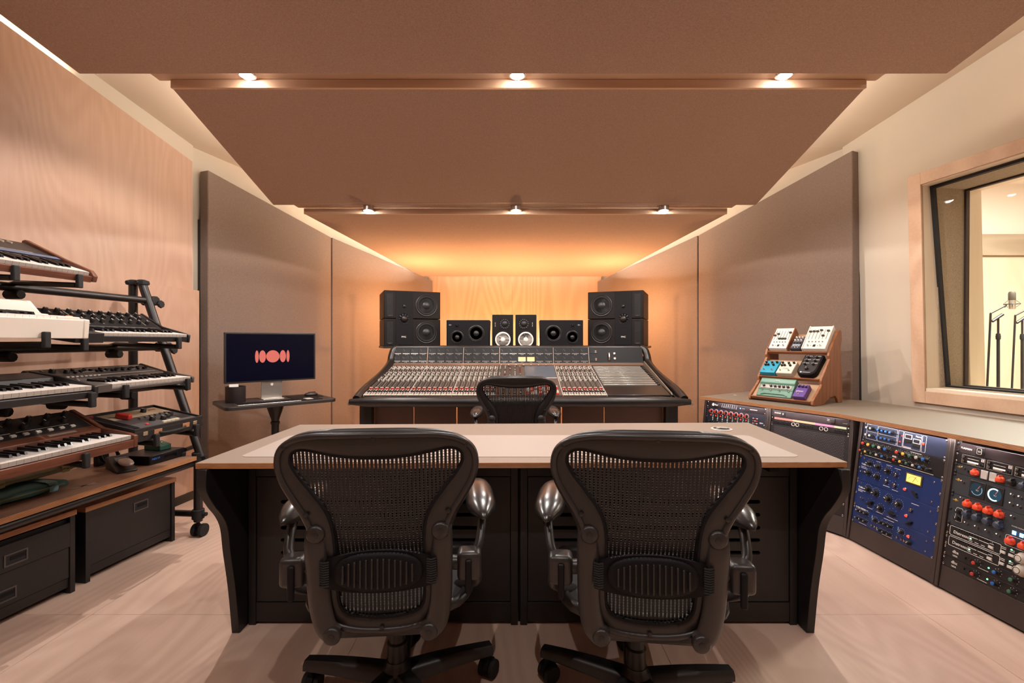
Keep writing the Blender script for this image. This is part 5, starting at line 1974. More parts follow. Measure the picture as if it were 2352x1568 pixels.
NM = {'screw': 'rack_screw', 'bscrew': 'rack_screw', 'jack': 'jack', 'jackring': 'jack', 'toggle': 'toggle', 'bar': 'selector', 'steelknob': 'selector'}


def put(t, kind, x, z, roll=0.0, s=1.0, y=0.0):
    nm = NM.get(kind) or ('button' if kind.startswith('btn') else 'indicator' if kind.startswith(('led', 'jewel')) else 'knob')
    return inst(nm, rk(kind), t, (x, y, z), (0, roll, 0), s)


def unit(i, u0, nu, label, m, cat='rack unit', screws='screw', depth=.25, name='rack_unit'):
    """u0 = rack units up from the kick panel"""
    mtx = bay_m(i) @ M.Translation((SIDE, 0, 0)) @ M.Rotation(-LEAN, 4, 'X') @ M.Translation((0, 0, .1225 + u0 * U * SZ)) @ M.Diagonal((SX, 1.06, SZ, 1))
    t = thing(name, label, cat, mtx=mtx, group='units in the counter racks')
    h = nu * U
    MB().box(.0008, RW - .0008, 0, .004, .0006, h - .0006).build('faceplate', m, t, .0008, 1)
    MB().box(.02, RW - .02, .004, depth, .002, h - .002).build('chassis', BLACK2, t)
    zs = [.007, h - .007] if nu < 3 else [.007, h * .5, h - .007]
    for x in (.008, RW - .008):
        for z in zs:
            put(t, screws, x, z)
    return t, h


def rbox(t, name, x0, x1, z0, z1, m, d=.0012, y=0.0, bevel=0):
    return MB().box(x0, x1, -d - y, -y, z0, z1).build(name, m, t, bevel)


def outline(t, x0, x1, z0, z1, w=.0009, m=None, r=.006):
    pts = []
    for cx, cz, a0 in ((x1 - r, z0 + r, -90), (x1 - r, z1 - r, 0), (x0 + r, z1 - r, 90), (x0 + r, z0 + r, 180)):
        for k in range(4):
            a = R(a0 + 30 * k)
            pts.append((cx + r * math.cos(a), -.0006, cz + r * math.sin(a)))
    MB().tube(pts, w, 4, closed=True).build('printed_outline', m or LETTER, t)


def ticks(t, x, z, r, n=9, m=None):
    mb = MB()
    for q in range(n):
        a = R(225 - 270 * q / (n - 1))
        mb.box(x + r * math.cos(a) - .0009, x + r * math.cos(a) + .0009, -.0006, 0, z + r * math.sin(a) - .0009, z + r * math.sin(a) + .0009)
    mb.build('scale_marks', m or LETTER, t, kind='stuff', smooth=0)


def bars(t, segs, m=None, name='printed_legend'):
    mb = MB()
    for x0, x1, z in segs:
        mb.box(x0, x1, -.0006, 0, z - .0009, z + .0009)
    mb.build(name, m or LETTER, t, kind='stuff', smooth=0)


PB = mat('rack_black', '#1f1b1c', .4, var=.15)
PM = mat('rack_brushed', '#4a4042', .35, .4, var=.25, scale=20)

# -- bay 3: channel strip pair, eq with coloured caps, three blue valve units
t, h = unit(2, 10, 2, 'navy dynamics unit with white knobs and two small meters', NAVY)
for x0, x1 in ((.025, .095), (.10, .215), (.222, .25), (.255, .35), (.355, .375)):
    outline(t, x0, x1, .006, h - .006, .0008, None, .002)
for z in (.026, .064):
    for q in range(2):
        put(t, 'cap_w', .04 + q * .026, z, 0, .95)
    for q in range(4):
        put(t, 'cap_b', .115 + q * .025, z, 0, .95)
    for q in range(3):
        put(t, 'btn_k', .078 + q * .008, z - .002, 0, .6)
        put(t, 'btn_k', .205 + q * .012, z - .002, 0, .6)
put(t, 'led_r', .235, .03)
put(t, 'led_r', .243, .06)
for x, z in ((.262, .040), (.308, .026)):
    f = rbox(t, 'meter_window', x, x + .038, z + .012, z + .034, LETTER, .002)
    rbox(f, 'meter_scale', x + .003, x + .035, z + .015, z + .031, mat('meter_dark', '#2a2630', .3), .003)
    rbox(t, 'meter_base', x, x + .038, z - .006, z + .011, BLACK, .003)
put(t, 'jewel', .366, .045, 0, .9)
text('maker_mark', 'Neve', .014, LETTER, t, (.318, -.0008, .068))
bars(t, [(.03, .09, .045), (.105, .21, .045), (.258, .30, .012), (.258, .30, .008), (.02, .05, .082)])

t, h = unit(2, 8, 2, 'black equaliser with two rows of coloured knob caps', PB)
order = ['cap_rL', 'cap_yL', 'cap_gL', 'cap_wL', 'cap_bL']
for base in (.030, .245):
    for q, kd in enumerate(order):
        put(t, kd, base + q * .036, .066 - (.0 if base < .1 else .0), 0, 1.0)
        ticks(t, base + q * .036, .066, .0155, 7)
        put(t, kd[:5], base - .012 + q * .036, .026, 0, 1.0)
        ticks(t, base - .012 + q * .036, .026, .012, 7)
    put(t, 'cap_k', base + 5 * .036 - .012, .026)
put(t, 'btn_w', .213, .040)
put(t, 'btn_w', .225, .040)
put(t, 'led_g', .222, .070)
bars(t, [(.03, .20, .006), (.25, .43, .006), (.30, .36, .083)])

def tube_unit(u0, nu, label, z_text, lines):
    t, h = unit(2, u0, nu, label, BLUEP)
    text('maker_mark', 'TUBE-TECH', .0125, LETTER, t, (.018, -.0008, h - z_text))
    bars(t, [(.018, .018 + ln, h - z_text - .009 - .007 * q) for q, ln in enumerate(lines)])
    for x, z in ((.034, h - .012), (.440, h - .024), (.440, .020)):
        put(t, 'screw', x, z, 0, .8)
    return t, h


t, h = tube_unit(5, 3, 'blue valve compressor with a lit yellow meter', .048, (.036, .042))
for x, z, k in ((.075, .105, 'm'), (.130, .100, 'm'), (.190, .095, 'm'), (.075, .055, 'm'), (.130, .050, 'm')):
    put(t, 'dial_' + k, x, z, rnd.uniform(-2, 2), 1.15)
    ticks(t, x, z, .021, 9)
for x, z in ((.240, .090), (.190, .043), (.240, .038)):
    put(t, 'steelknob', x, z, rnd.uniform(-.6, .6))
    ticks(t, x, z, .019, 5)
put(t, 'toggle', .032, .045)
mf = rbox(t, 'meter_frame', .295, .382, .070, .118, mat('meter_gold', '#6d5a28', .4, .4), .004, 0, .001)
rbox(mf, 'meter_face', .301, .376, .075, .113, mat('meter_yellow', '#e6cf7a', .4, emit='#ffd860', es=.75), .0046)
MB().tube([(.335, -.0052, .078), (.352, -.0052, .108)], .0007, 4).build('needle', BLACK, mf)
for q in range(9):
    a = R(150 - 15 * q)
    MB().box(.336 + .028 * math.cos(a) - .0007, .336 + .028 * math.cos(a) + .0007, -.0052, -.0046, .074 + .028 * math.sin(a), .078 + .028 * math.sin(a)).build('meter_tick', BLACK, mf)
put(t, 'jewel', .300, .035)
put(t, 'bar', .355, .030, .7)
bars(t, [(.11, .14, .125), (.175, .21, .122), (.225, .26, .118), (.17, .21, .018), (.225, .26, .012)])

t, h = tube_unit(2, 3, 'blue valve equaliser with long pointer switches', .038, (.048, .030))
for x, z in ((.085, .105), (.135, .100), (.215, .095), (.275, .088)):
    put(t, 'dial_l', x, z, rnd.uniform(-2, 2), 1.1)
    ticks(t, x, z, .025, 13)
for x, z, r_ in ((.110, .038, -.6), (.245, .032, 0)):
    put(t, 'bar', x, z, r_, 1.25)
    ticks(t, x, z, .026, 7)
put(t, 'dial_l', .175, .034, .5, 1.1)
ticks(t, .175, .034, .024, 9)
put(t, 'steelknob', .345, .085)
put(t, 'jewel', .325, .050)
put(t, 'bar', .345, .022, -.6)
put(t, 'toggle', .055, .045)
bars(t, [(.09, .125, .012), (.15, .19, .010), (.215, .28, .008), (.34, .38, .115)])

t, h = tube_unit(0, 2, 'blue valve unit with many small black knobs at the bottom', .012, (.024, .02))
for x0, zz in ((.045, .068), (.195, .058)):
    for q in range(3):
        put(t, 'dial_s', x0 + q * .026, zz, rnd.uniform(-2, 2), 1.15)
        put(t, 'dial_s', x0 + q * .026, zz - .040, rnd.uniform(-2, 2), 1.15)
        ticks(t, x0 + q * .026, zz, .0125, 7)
        ticks(t, x0 + q * .026, zz - .04, .0125, 7)
for x in (.152, .310):
    put(t, 'dial_m', x, .055, .4, .95)
    ticks(t, x, .055, .016, 9)
for x in (.130, .288):
    rbox(t, 'blue_scale', x - .003, x + .003, .042, .072, mat('scale_cyan', '#6a94c0', .5), .0008)
for x in (.135, .155, .17, .29, .315, .33):
    put(t, 'steelknob', x, .022, 0, .55)
put(t, 'jewel', .350, .050)
put(t, 'dial_m', .355, .022, .8)
bars(t, [(.05, .10, .083), (.20, .26, .083), (.05, .10, .008), (.20, .26, .004)])

# -- bay 4: power unit, headphone amp, dark units with orange knobs, limiters
t, h = unit(3, 11, 1, 'brushed power conditioner with a socket at the top of the nearest bay', PM, screws='bscrew')
text('maker_mark', 'FURMAN', .012, LETTER, t, (.020, -.0008, .018))
s_ = rbox(t, 'power_socket', .085, .120, .006, .040, BLACK, .006, 0, .002)
outline(s_, .093, .112, .011, .034, .001, GREYK, .004)
s_.children[0].location.y = -.006
for q in range(3):
    rbox(s_, 'socket_pin', .098 + q * .004, .0995 + q * .004, .018, .026, GREYK, .0068)

t, h = unit(3, 10, 1, 'black four-channel headphone amplifier with level meters', PB)
for q in range(4):
    x = .030 + q * .105
    outline(t, x, x + .095, .004, h - .004, .0006, GREYK, .003)
    for z in (.014, .031):
        put(t, 'steelknob', x + .010, z, .4, .6)
    rbox(t, 'level_meter', x + .024, x + .070, .012, .018, mat('meter_glow', '#f0dcd4', .4, emit='#ffe6dc', es=.6), .001)
    put(t, 'jack', x + .084, .013, 0, .7)
    n_ = rbox(t, 'number_tile', x + .080, x + .092, .026, .038, LETTER, .001)
    text('number', str(q + 1), .011, BLACK, n_, (x + .083, -.0012, .0285))
    bars(t, [(x + .024, x + .07, .028), (x + .024, x + .06, .009)])

t, h = unit(3, 9, 1, 'dark valve unit with orange knobs and two white switches', mat('rack_charcoal', '#33353a', .45), screws='bscrew')
rbox(t, 'gold_emblem', .014, .034, .0265, .030, mat('gold', '#c9a24a', .4, .5))
MB().lathe([(.005, 0), (.003, .0015)], (.024, 0, .028), '-y', 12).build('gold_boss', mat('gold', '#000'), t)
put(t, 'toggle', .046, .028)
put(t, 'jack', .068, .018, 0, .8)
put(t, 'chick_o', .095, .021)
put(t, 'chick_o', .195, .021)
for x in (.118, .152):
    rbox(t, 'white_switch', x, x + .026, .005, .040, GREYK, .006, 0, .002)
for x, kd in ((.236, 'chick_k'), (.278, 'chick_s'), (.322, 'chick_k'), (.368, 'chick_s'), (.41, 'chick_k')):
    put(t, kd, x, .021, .3)
    ticks(t, x, .021, .018, 5, mat('gold', '#000'))

t, h = unit(3, 7, 2, 'dark mastering unit with two round glowing meters', mat('rack_charcoal', '#000'), screws='bscrew')
rbox(t, 'gold_emblem', .014, .038, .060, .0635, mat('gold', '#000'))
MB().lathe([(.006, 0), (.004, .0015)], (.026, 0, .062), '-y', 12).build('gold_boss', mat('gold', '#000'), t)
put(t, 'toggle', .050, .058)
for x, lit in ((.078, .6), (.148, 2.0)):
    f = rbox(t, 'meter_bezel', x, x + .064, .010, .078, BLACK, .004, 0, .004)
    MB().lathe([(.027, 0), (.027, .0008)], (x + .032, -.004, .044), '-y', 28).build('meter_face', mat('teal_face%d' % int(lit), '#1d3542', .3, emit='#244a60', es=.25 * lit), f)
    arc = [(x + .032 + .023 * math.cos(R(a)), -.0052, .044 + .023 * math.sin(R(a))) for a in range(60, 301 if lit > 1 else 60, 20)] if lit > 1 else [(x + .032 + .022 * math.cos(R(a)), -.0052, .044 + .022 * math.sin(R(a))) for a in range(-150, 40, 20)]
    MB().tube(arc, .0028 if lit > 1 else .0008, 6).build('glow_arc', emis('meter_glow_%d' % int(lit), (.65, .85, 1.0), 1.6 if lit > 1 else .7), f)
    MB().tube([(x + .036, -.0052, .048), (x + .044, -.0052, .062)], .0009, 4).build('needle', emis('needle_red', (1, .25, .2), .8), f)
    text('meter_mark', 'VU', .009, GREYK, f, (x + .029, -.0052, .038))
for q in range(5):
    put(t, 'toggle', .245 + (q % 3) * .028, .062 - (q // 3) * .034)
for z in (.066, .022):
    put(t, 'chick_o', .372, z)
    ticks(t, .372, z, .019, 7, mat('gold', '#000'))
    put(t, 'chick_o', .42, z)

t, h = unit(3, 4, 3, 'dark unit with a row of orange knobs over slate-blue knobs', mat('rack_charcoal', '#000'), screws='bscrew')
rbox(t, 'gold_emblem', .014, .038, .106, .1095, mat('gold', '#000'))
MB().lathe([(.006, 0), (.004, .0015)], (.026, 0, .108), '-y', 12).build('gold_boss', mat('gold', '#000'), t)
put(t, 'toggle', .055, .122)
for q in range(4):
    x = .082 + q * .042
    put(t, 'chick_o', x, .108, 0, 1.12)
    ticks(t, x, .108, .019, 7, mat('gold', '#000'))
    put(t, 'chick_s', x + .003, .068, .4, 1.15)
    ticks(t, x + .003, .068, .019, 7, mat('gold', '#000'))
    put(t, 'toggle', x + .004, .028)
outline(t, .034, .062, .022, .080)
for z in (.036, .066):
    put(t, 'dial_m', .048, z)
for q in range(2):
    rbox(t, 'blue_lamp', .258 + q * .026, .270 + q * .026, .052, .066, emis('blue_lamp', lin('#5a9cff'), 9.0), .003)
text('lamp_caption', 'POWER MODULES', .006, GREYK, t, (.252, -.0008, .080))
outline(t, .236, .325, .004, .044)
for x in (.258, .304):
    put(t, 'chick_o', x, .024, 0, 1.1)
put(t, 'chick_o', .344, .080, 0, 1.12)
put(t, 'chick_s', .344, .036, .3, 1.1)
put(t, 'chick_o', .40, .080, 0, 1.12)
put(t, 'chick_s', .40, .036, .3, 1.1)
put(t, 'toggle', .255, .115)
put(t, 'toggle', .315, .112)

for q, lab in ((3, 'upper'), (2, 'lower')):
    t, h = unit(3, q, 1, '%s black limiter with cream dials in the nearest bay' % lab, PB)
    outline(t, .018, .225, .003, h - .003)
    text('maker_mark', 'Distressor', .0175, LETTER, t, (.034, -.0008, .014))
    for j in range(14):
        put(t, 'btn_k', .055 + j * .011, .036, 0, .6)
    bars(t, [(.10, .135, .026), (.14, .18, .026), (.10, .115, .010), (.125, .14, .010), (.15, .165, .010), (.185, .2, .010)])
    put(t, 'led_g', .108, .018)
    for x in (.19, .235, .265):
        rbox(t, 'rocker_button', x - .009, x + .009, .012, .022, GREYK, .006, 0, .001)
        bars(t, [(x - .008, x + .008, .030), (x - .008, x + .008, .036)])
    put(t, 'led_g', .262, .038)
    for x in (.305, .365, .425):
        put(t, 'bigwhite', x, .022)

for q, lab in ((1, 'upper'), (0, 'lower')):
    t, h = unit(3, q, 1, '%s black compressor with red, blue and green caps' % lab, PB)
    text('maker_mark', 'dbx', .018, LETTER, t, (.040, -.0008, .022))
    text('model_mark', '160A', .0105, LETTER, t, (.041, -.0008, .008))
    put(t, 'btn_k', .095, .022)
    put(t, 'btn_k', .118, .022)
    for x, kd in ((.145, 'cap_rL'), (.225, 'cap_bL'), (.285, 'cap_gL')):
        put(t, kd, x, .022, 0, .9)
        ticks(t, x, .022, .014, 7)
    put(t, 'led_g', .190, .024)
    put(t, 'led_r', .335, .030)
    outline(t, .330, .365, .022, .036, .0006, None, .004)
    bars(t, [(.15, .19, .008), (.38, .46, .030), (.38, .46, .020)])

# -- bay 1: preamp with red-capped controls and number displays
t, h = unit(0, 11, 1, 'dark converter unit with eight line meters at the far rack end', mat('rack_plum', '#33282c', .4, .2))
MB().lathe([(.011, 0), (.011, .001)], (.055, 0, .024), '-y', 22).build('round_logo', LETTER, t)
text('maker_mark', 'Burl', .018, LETTER, t, (.070, -.0008, .018))
for j in range(8):
    rbox(t, 'line_meter', .135 + j * .017, .1362 + j * .017, .010, .038, GREYK, .0008)
    for zz in (.014, .022):
        put(t, 'led_w', .131 + j * .017, zz, 0, .4)
put(t, 'led_b', .285, .022, 0, 1.3)
bars(t, [(.30, .32, .022), (.36, .415, .022), (.36, .415, .025)])
t, h = unit(0, 8, 3, 'preamplifier with a row of red knobs and red digits', mat('rack_night', '#2a2c38', .4))
for j in range(8):
    x = .045 + j * .042
    o = put(t, 'cap_rL', x, .108, 0, 1.1)
    ticks(t, x, .108, .017, 9)
    MB().lathe([(.017, 0), (.016, .002), (.010, .003)], (x, 0, .108), '-y', 20).build('knob_skirt', mat('skirt_pink', '#c98a86', .4), t)
    d_ = rbox(t, 'digit_window', x - .010, x + .008, .074, .088, BLACK, .001)
    text('digits', ['40', '36', '24', '17', '28', '30', '25', '27'][j], .012, emis('digit_red', (1, .06, .03), 3.0), d_, (x - .008, -.0014, .0765))
    for z in (.088, .078, .068, .058, .048):
        put(t, 'btn_w' if (j + int(z * 1000)) % 3 else 'led_g', x + .017, z, 0, .7)
    put(t, 'led_a' if j == 0 else 'btn_g', x + .017, .060, 0, .8)
    for z in (.035, .02):
        put(t, 'dial_s', x, z)
for j in range(12):
    put(t, 'btn_w' if j % 2 else 'btn_r', .392 + (j % 3) * .014, .055 + (j // 3) * .016, 0, .8)
bars(t, [(.44, .465, .08), (.44, .465, .076)])
t, h = unit(0, 0, 8, 'plain dark blank panel below the red-knobbed preamplifier', PB, name='blank_panel', cat='panel')
bars(t, [(.2, .28, .02)])

# -- bay 2: power unit, patch strip with coloured tape, perforated vent
t, h = unit(1, 11, 1, 'brushed power conditioner at the top of the second bay', PM, screws='bscrew')
text('maker_mark', 'FURMAN', .012, LETTER, t, (.020, -.0008, .022))
s_ = rbox(t, 'power_socket', .066, .096, .010, .040, BLACK, .006, 0, .002)
rbox(s_, 'socket_pin', .078, .084, .018, .030, GREYK, .0068)
rbox(t, 'rocker_switch', .375, .400, .008, .036, GRAPH_L, .010, 0, .003)
bars(t, [(.352, .366, .030), (.352, .366, .022), (.44, .465, .018)])
t, h = unit(1, 10, 1, 'black patch strip with coloured tape and round sockets', PB)
tape = [('#d87a72', .022, .145), ('#d9ab86', .145, .285), ('#d77fa6', .285, .395), ('#bcc5a2', .395, .462)]
for hx, x0, x1 in tape:
    rbox(t, 'tape_strip', x0, x1, .031, .043, mat('tape' + hx, hx, .7, var=.05), .0009)
xs_ = [.035 + j * .022 for j in range(5)] + [.150, .176] + [.21, .236, .262] + [.322, .35] + [.405, .432, .458]
for j, x in enumerate(xs_):
    put(t, 'jackring' if j in (5, 6, 10, 11) else 'jack', x, .015, 0, 1.0 if j in (5, 6, 10, 11) else .85)
for x in (.278, .378):
    rbox(t, 'blank_square', x, x + .022, .004, .026, GRAPH, .002)
t, h = unit(1, 3, 7, 'perforated black vent panel in the second bay', mat('vent_black', '#201c1e', .5), name='vent_panel', cat='panel', depth=.05)
mb = MB()
for rz_ in range(33):
    for cx in range(50):
        x = .028 + cx * .0086 + (rz_ % 2) * .0043
        z = .008 + rz_ * .009
        mb.add([(x - .003, -.0004, z), (x, -.0004, z - .003), (x + .003, -.0004, z), (x, -.0004, z + .003), (x, -.0014, z)], [(0, 1, 4), (1, 2, 4), (2, 3, 4), (3, 0, 4)])
mb.build('perforations', mat('vent_dots', '#5a5054', .4), t, kind='stuff', smooth=0)
t, h = unit(1, 0, 3, 'black recorder unit low in the second bay', PB)
bars(t, [(.40, .44, .10), (.41, .44, .095)])

# ================================================================== stepped pedal rack on the counter
PX = V((.53, -.848, 0)).normalized()
PY = V((.848, .53, 0)).normalized()
PR0 = V((1.778, 3.457, .7615))
PRM = M.Translation(PR0) @ M((PX, PY, V((0, 0, 1)))).transposed().to_4x4()
PWID = .455
INC = R(42)
pr_ = thing('pedal_rack', 'three-tier teak rack of effects pedals on the counter', 'pedal rack', mtx=PRM)
prof = [(0, 0), (-.012, .012), (-.008, .038), (.10, .128), (.112, .142), (.106, .160), (.112, .182), (.205, .292), (.222, .315), (.214, .338), (.224, .368),
        (.345, .512), (.372, .525), (.398, .515), (.404, .45), (.385, .40), (.385, .30), (.40, .24), (.408, .14), (.41, 0), (.345, 0), (.33, .03), (.30, .052), (.22, .045), (.13, 0)]
for x0 in (0, PWID - .018):
    MB().prism(prof, x0, x0 + .018, 'x').build('side_panel', TEAK, pr_, .003, 2)
TIERS = [(0.004, .026), (.122, .172), (.232, .358)]
for i, (s_, z_) in enumerate(TIERS):
    ln = (.165, .185, .20)[i]
    c, s2 = math.cos(INC), math.sin(INC)
    q = MB()
    p0, p1 = V((s_, z_)), V((s_ + ln * c, z_ + ln * s2))
    n = V((s2, -c)) * .012
    q.prism([(p0.x, p0.y), (p1.x, p1.y), (p1.x + n.x, p1.y + n.y), (p0.x + n.x, p0.y + n.y)], .018, PWID - .018, 'x')
    q.build('tier_board', mat('tier_ply', '#b08c6c', .5, var=.15), pr_)
    lip = V((-s2, c)) * .014
    b = V((-c, -s2)) * .012
    MB().prism([(p0.x + n.x, p0.y + n.y), (p0.x + lip.x, p0.y + lip.y), (p0.x + lip.x + b.x, p0.y + lip.y + b.y), (p0.x + n.x + b.x, p0.y + n.y + b.y)], .018, PWID - .018, 'x').build('front_lip', TEAK_X, pr_, .002, 1)
MB().box(.018, PWID - .018, .385, .40, .36, .44).build('rear_brace', TEAK_X, pr_, .002)


def pedal_m(tier, x, up=.001):
    s_, z_ = TIERS[tier]
    return PRM @ M.Translation((x, s_, z_)) @ M.Rotation(INC, 4, 'X') @ M.Translation((0, up, .0012))


def small_switch(t, x, y, z):
    MB().lathe([(.0065, 0), (.0065, .004), (.004, .005), (.0045, .012), (.003, .0135)], (x, y, z), 'z', 12).build('footswitch', STEEL, t, smooth=45)


def pknob(t, x, y, z, r=.008, h=.014, m=None):
    o = MB().lathe([(r, 0), (r * .92, h * .9), (r * .75, h)], (x, y, z), 'z', 14).build('knob', m or BLACK, t, smooth=45)
    MB().box(x - .001, x + .001, y, y + r * .9, z + h - .0004, z + h + .0006).build('pointer', LETTER, o)


def fader_pedal(label, x, w, ln, side, levels):
    t = thing('effects_pedal', label, 'effects pedal', mtx=pedal_m(2, x), group='pedals on the stepped rack')
    zf = lambda y: .038 + y * .16
    MB().prism([(0, 0), (ln, 0), (ln, zf(ln)), (0, zf(0))], .008, w - .008, 'x').build('case', WHITE, t, .001, 1)
    for x0 in (0, w - .008):
        MB().prism([(-.003, 0), (ln + .002, 0), (ln + .002, zf(ln) + .004), (-.003, zf(0) + .004)], x0, x0 + .008, 'x').build('side_cheek', side, t, .002, 2)
    a = math.atan(.16)
    n = len(levels)
    for q, lv in enumerate(levels):
        fx = .022 + q * (w - .044) / (n - 1)
        o = MB().box(-.0012, .0012, -.045, .045, 0, .0008).build('fader_slot', BLACK2, t, loc=(fx, ln * .64, zf(ln * .64)), rot=(a, 0, 0))
        y = ln * .64 - .04 + .08 * lv
        MB().hexa([(-.009, -.006, 0), (.009, -.006, 0), (.009, .006, 0), (-.009, .006, 0), (-.008, -.004, .013), (.008, -.004, .013), (.008, .004, .013), (-.008, .004, .013)]).build('fader_cap', mat('fader_dark', '#4a4340', .3, .3), t, loc=(fx, y, zf(y)), rot=(a, 0, 0))
    for q in range(5):
        MB().lathe([(.005, 0), (.004, .005)], (w * (.22 + q * .14), ln * .30, zf(ln * .30)), 'z', 10).build('push_button', mat('button_bronze', '#8a7a68', .35, .4), t)
    for fx in (.24, .76):
        small_switch(t, w * fx, ln * .12, zf(ln * .12))
    MB().box(w * .45, w * .55, ln * .08, ln * .18, zf(ln * .18) - .001, zf(ln * .18) + .001).build('display', BLACK, t)
    for fx in (.36, .64):
        MB().lathe([(.003, 0), (.003, .001)], (w * fx, ln * .13, zf(ln * .13)), 'z', 8).build('indicator', BLACK2, t)
    return t


fader_pedal('white fader pedal with walnut side cheeks on the top tier', .024, .150, .195, TEAK_X, (.45, .62, .05, .05, .05, .78))
fader_pedal('all-white fader pedal on the top tier', .272, .160, .205, WHITE, (.78, .80, .80, .92, .30, .85))
t = thing('effects_pedal', 'small black pedal with silver knobs between the fader pedals', 'effects pedal', mtx=pedal_m(2, .190), group='pedals on the stepped rack')
MB().box(0, .070, 0, .130, 0, .038).build('case', mat('pedal_slate', '#2d3440', .45), t, .003, 2)
for r_ in range(2):
    for q in range(3):
        pknob(t, .014 + q * .021, .112 - r_ * .030, .038, .007, .014, mat('knob_pale', '#cfc8c0', .35))
for q in range(3):
    pknob(t, .014 + q * .021, .058, .038, .005, .010, BLACK)
MB().box(.008, .062, .022, .046, .038, .0388).build('printed_panel', mat('panel_grey', '#8d949c', .5), t)
for x in (.016, .036, .055):
    small_switch(t, x, .014, .038)


def strip_pedal(label, x, w, ln, h, m, lid=None):
    t = thing('effects_pedal', label, 'effects pedal', mtx=pedal_m(1, x), group='pedals on the stepped rack')
    MB().box(0, w, 0, ln, 0, h).build('case', m, t, .004, 2)
    if lid:
        MB().box(.003, w - .003, .003, ln - .003, h, h + .001).build('top_print', lid, t)
    for kx, ky in ((.15, .82), (.35, .62), (.55, .80), (.70, .62), (.85, .84), (.18, .60)):
        pknob(t, w * kx, ln * ky, h, .0085, .017)
    for kx in (.22, .76):
        small_switch(t, w * kx, ln * .22, h)
    return t


strip_pedal('teal effects pedal on the middle tier', .026, .112, .125, .045, mat('pedal_teal', '#2f9cba', .4, .2))
t = strip_pedal('cream effects pedal on the middle tier', .148, .112, .125, .045, mat('pedal_cream', '#cdbba8', .45), mat('pedal_cream_top', '#e2d3c2', .45))
bars_ = MB().box(.035, .075, .050, .053, .046, .0466).box(.03, .08, .040, .042, .046, .0466)
bars_.build('printed_name', BLACK, t)
t = thing('effects_pedal', 'long black pedal with a rounded toe on the middle tier', 'effects pedal', mtx=pedal_m(1, .285), group='pedals on the stepped rack')
pts = [(0, .045), (.006, .022), (.022, .007), (.045, .001), (.083, .001), (.106, .007), (.122, .022), (.128, .045), (.128, .20), (0, .20)]
MB().prism(pts, 0, .045, 'z').build('case', BLACK2, t, .005, 2)
MB().prism([(.01 + a * .845, .008 + b * .94) for a, b in pts], .045, .048, 'z').build('top_plate', mat('plate_char', '#2c2a2d', .35), t, .001)
for r_ in range(3):
    for q in range(2):
        y = .168 - r_ * .036
        pknob(t, .036 + q * .056, y, .048, .0085, .016)
        MB().box(.014 + q * .056, .058 + q * .056, y + .014, y + .018, .048, .0487).build('legend_bar', GREYK, t)
pknob(t, .062, .050, .048, .012, .018)
MB().lathe([(.006, 0), (.006, .0006)], (.034, .020, .048), 'z', 14).build('round_logo', LETTER, t)
MB().box(.045, .095, .018, .021, .048, .0486).build('printed_name', GREYK, t)

t = thing('effects_pedal', 'large sage-green delay pedal on the bottom tier', 'effects pedal', mtx=pedal_m(0, .058), group='pedals on the stepped rack')
GR = mat('pedal_sage', '#5d8270', .4, .15)
MB().prism([(.0, 0), (.150, 0), (.152, .05), (.140, .058), (.105, .052), (.095, .040), (.055, .036), (.05, .030), (.0, .018)], 0, .250, 'x').build('case', GR, t, .005, 3)
MB().box(.016, .234, .060, .094, .0385, .0405).build('control_plate', mat('plate_silver', '#c0b8b0', .3, .6), t, .001)
for q in range(6):
    pknob(t, .038 + (0 if q == 0 else .022) + q * .030, .078, .040, .0095, .013)
for q in range(4):
    small_switch(t, .030 + q * .063, .048, .030)
MB().tube([(.03, .008, .022), (.06, .018, .027), (.19, .018, .027), (.22, .008, .022)], .003, 6).build('embossed_line', GR, t)
text('maker_mark', 'LINE 6', .012, LETTER, t, (.105, .118, .0585), (R(10), 0, 0))
t = thing('effects_pedal', 'small purple pedal on the bottom tier', 'effects pedal', mtx=pedal_m(0, .322), group='pedals on the stepped rack')
MB().box(0, .078, 0, .118, 0, .042).build('case', mat('pedal_purple', '#5a3a86', .4, .1), t, .004, 2)
for q in range(3):
    pknob(t, .016 + q * .023, .094, .042, .0085, .014, mat('knob_violet', '#2c2040', .4))
small_switch(t, .030, .030, .042)
text('maker_mark', 'phaser', .017, LETTER, t, (.012, .048, .0422), (0, 0, 0))

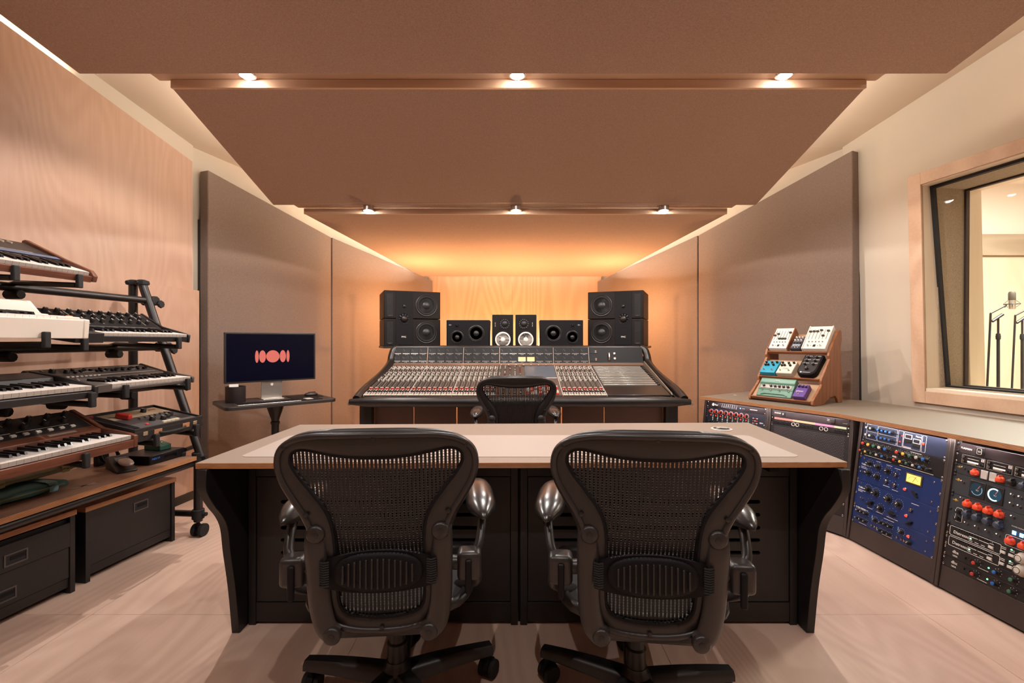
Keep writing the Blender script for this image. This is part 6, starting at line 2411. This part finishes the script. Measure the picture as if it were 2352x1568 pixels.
# ================================================================== microphones in the live room
def mic_stand(label_s, label_m, x, y, zc, face, tripod):
    t = thing('microphone_stand', label_s, 'microphone stand', (x, y, 0))
    MB().lathe([(.15, 0), (.15, .015), (.03, .03)], n=24).build('base', BLACK, t)
    MB().tube([(0, 0, .02), (0, 0, zc - .25)], .013, 12).build('lower_tube', BLACK, t, smooth=50)
    MB().tube([(0, 0, zc - .25), (0, 0, zc - .05)], .009, 10).build('upper_tube', BLACK, t, smooth=50)
    MB().lathe([(.018, -.03), (.02, 0), (.016, .03)], (0, 0, zc - .25), 'z', 12).build('clutch', RUBBER, t)
    MB().tube([(.045 * face, 0, zc - .03), (-.06 * face, .0, zc - .10)], .014, 8).build('boom_head', BLACK, t)
    MB().tube([(-.075 * face, 0, zc - .02), (-.14 * face, -.02, .55)], .009, 10).build('boom_arm', BLACK, t, smooth=50)
    MB().tube([(-.137 * face, -.02, .66), (-.143 * face, -.02, .52)], .019, 10).build('counterweight', RUBBER, t, smooth=50)
    MB().tube([(-.075 * face, 0, zc - .02), (.06 * face, -.02, zc + .06)], .008, 8).build('mic_arm', BLACK, t)
    m = thing('microphone', label_m, 'microphone', (x + .115 * face, y - .02, zc + .02))
    MB().lathe([(.020, 0), (.027, .004), (.027, .088)], n=20).build('body', ALU, m, smooth=40)
    MB().lathe([(.027, .088), (.028, .09), (.028, .155), (.022, .172), (.008, .178)], n=20).build('grille', mat('mic_grille', '#6f675f', .5, .5), m, smooth=40)
    for q in range(4):
        a = R(45 + q * 90)
        MB().tube([(.028 * math.cos(a), .028 * math.sin(a), .02), (.06 * math.cos(a), .06 * math.sin(a), .05), (.028 * math.cos(a), .028 * math.sin(a), .085)], .0025, 6).build('shock_mount_wire', BLACK, m)
    MB().tube([(.055 * math.cos(R(k * 30)), .055 * math.sin(R(k * 30)), .05) for k in range(12)], .003, 6, closed=True).build('shock_mount_ring', BLACK, m)
    MB().tube([(-.055 * face, 0, .05), (-.075 * face, 0, .02)], .008, 6).build('mount_stub', BLACK, m)


mic_stand('black microphone stand beyond the glass, further from the frame edge', 'silver condenser microphone on the stand in full view', 4.80, 4.52, 1.50, 1, True)
mic_stand('black microphone stand beyond the glass, cut by the picture edge', 'silver condenser microphone at the picture edge', 5.44, 4.88, 1.50, 1, True)
